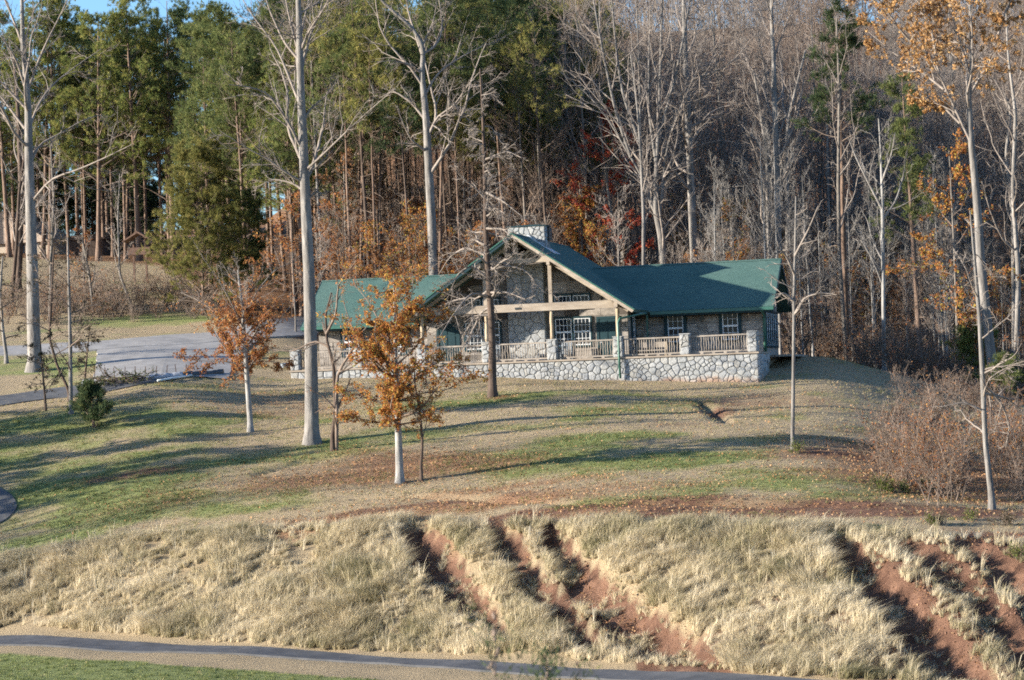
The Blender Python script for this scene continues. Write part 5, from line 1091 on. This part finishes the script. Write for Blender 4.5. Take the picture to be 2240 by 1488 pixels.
# short lawn
def ylawn(px, t):
    a = (px - CX) / FPX; c = np.interp(a, _ca, _cY[:, 6]); e_ = np.interp(px, [-100, 0, 350, 640, 1640, 1800, 2000, 2300], [140, 141, 146, 143, 137.5, 152, 148, 142]); return c + (e_ - c) * t ** 1.0
X, Y, px = xy_zone(62000, (-60, 2300), ylawn, rg); g, l, d, fo = masks(X, Y); n1 = fbm(X / .8, Y / .8, 81)
k = (rg.random(len(X)) < np.clip(.35 + g - .5 * d - .3 * l, .08, 1)) & (fo < .4); X, Y, g, n1 = X[k], Y[k], g[k], n1[k]
M['lawn_grass'] = leaf_mat('lawn_grass', [(0, (.095, .125, .045)), (.4, (.21, .225, .085)), (.6, (.35, .30, .155)), (1, (.54, .44, .29))], .35, 0)
V, Fs, rv = blades(np.stack([X, Y, H(X, Y) - .01], 1), 7, .05 + .07 * n1 + .03 * rg.random(len(X)), np.full(len(X), .10), .7, rg, .011, 1, np.clip(.72 - .6 * g + rg.normal(0, .12, len(X)), 0, 1))
obj('lawn_grass', mk_mesh('lawn_grass', V, Fs, False, {'rnd': rv}), M['lawn_grass'], kind='stuff', label='short mixed green and tan lawn grass')
# mown strip of grass below the road
X = -24 + 34 * rg.random(9000); Y = 76 + 25 * rg.random(9000); t = bank_t(X, Y); g, l, d, fo = masks(X, Y); k = (g > .5) & (t < -.3); X, Y = X[k], Y[k]
V, Fs, rv = blades(np.stack([X, Y, H(X, Y) - .01], 1), 9, .09 + .05 * rg.random(len(X)), np.full(len(X), .14), .6, rg, .012, 1, np.clip(.2 + rg.normal(0, .15, len(X)), 0, 1))
obj('verge_grass', mk_mesh('verge_grass', V, Fs, False, {'rnd': rv}), M['lawn_grass'], kind='stuff', label='mown green grass on the near side of the road')
# fallen leaves and clods
X, Y, px = xy_zone(90000, (-60, 2300), ylawn, rg); g, l, d, fo = masks(X, Y); k = rg.random(len(X)) < np.clip(l * 1.1 + .04 + .25 * d, 0, 1); X, Y = X[k], Y[k]
V, F, rv = leaf_geo(np.stack([X, Y, H(X, Y) + .05], 1), np.full(len(X), .085), rg, .7, .55)
M['leaf_litter'] = leaf_mat('leaf_litter', [(0, (.19, .095, .05)), (.6, (.36, .20, .10)), (1, (.50, .32, .18))], .25, 0)
obj('fallen_leaves', leaf_mesh('fallen_leaves', V, F, rv), M['leaf_litter'], kind='stuff', label='fallen orange brown leaves on the lawn')
X, Y, px = xy_zone(16000, (840, 2320), ybank, rg); g, l, d, fo = masks(X, Y); k = rg.random(len(X)) < np.clip(d - .3, 0, 1); X, Y = X[k], Y[k]
Cc = np.stack([X, Y, H(X, Y)], 1); N = len(Cc); sz = (.02 + .045 * rg.random(N) ** 3)[:, None, None]
octa = np.array([[1, 0, 0], [0, 1, 0], [-1, 0, 0], [0, -1, 0], [0, 0, 1], [0, 0, -1]], float)[None] * (.6 + .7 * rg.random((N, 6, 1))) * sz * [1.2, 1.2, .8]
V = (Cc[:, None] + octa).reshape(-1, 3); i = (np.arange(N) * 6)[:, None, None]; F = (i + np.array([[0, 1, 4], [1, 2, 4], [2, 3, 4], [3, 0, 4], [1, 0, 5], [2, 1, 5], [3, 2, 5], [0, 3, 5]])[None]).reshape(-1, 3)
M['clay'] = rough_mat('red_clay', (.12, .062, .042), (.25, .14, .09), 9, .95)
obj('clay_clods', mk_mesh('clay_clods', V, [F], False), M['clay'], kind='stuff', label='loose red clay clods in the gullies')

# tall dead stalks and rank weeds standing out of the bank grass
X, Y, px = xy_zone(900, (-120, 2330), ybank, rg); gdd, _ = gully_field(X, Y); k = gdd > 1.0; X, Y = X[k], Y[k]
V, Fs, rv = blades(np.stack([X, Y, H(X, Y) - .02], 1), 7, .55 + .45 * rg.random(len(X)), np.full(len(X), .10), .35, rg, .009, 2, .3 + .6 * rg.random(len(X)))
obj('dead_stalks', mk_mesh('dead_stalks', V, Fs, False, {'rnd': rv}), M['dry_grass'], kind='stuff', label='taller dead stalks standing out of the bank grass')

# leaves blown into the gullies
X, Y, px = xy_zone(26000, (840, 2320), ybank, rg); gdd, _ = gully_field(X, Y); g, l, d, fo = masks(X, Y); n1 = fbm(X / .8, Y / .8, 99); k = ((gdd < 1.05) | (d > .5)) & (n1 > .5) & (rg.random(len(X)) < .8); X, Y = X[k], Y[k]
V, F, rv = leaf_geo(np.stack([X, Y, H(X, Y) + .04], 1), np.full(len(X), .075), rg, .7, .55)
obj('gully_leaves', leaf_mesh('gully_leaves', V, F, rv), M['leaf_litter'], kind='stuff', label='brown leaves blown into the red gullies')
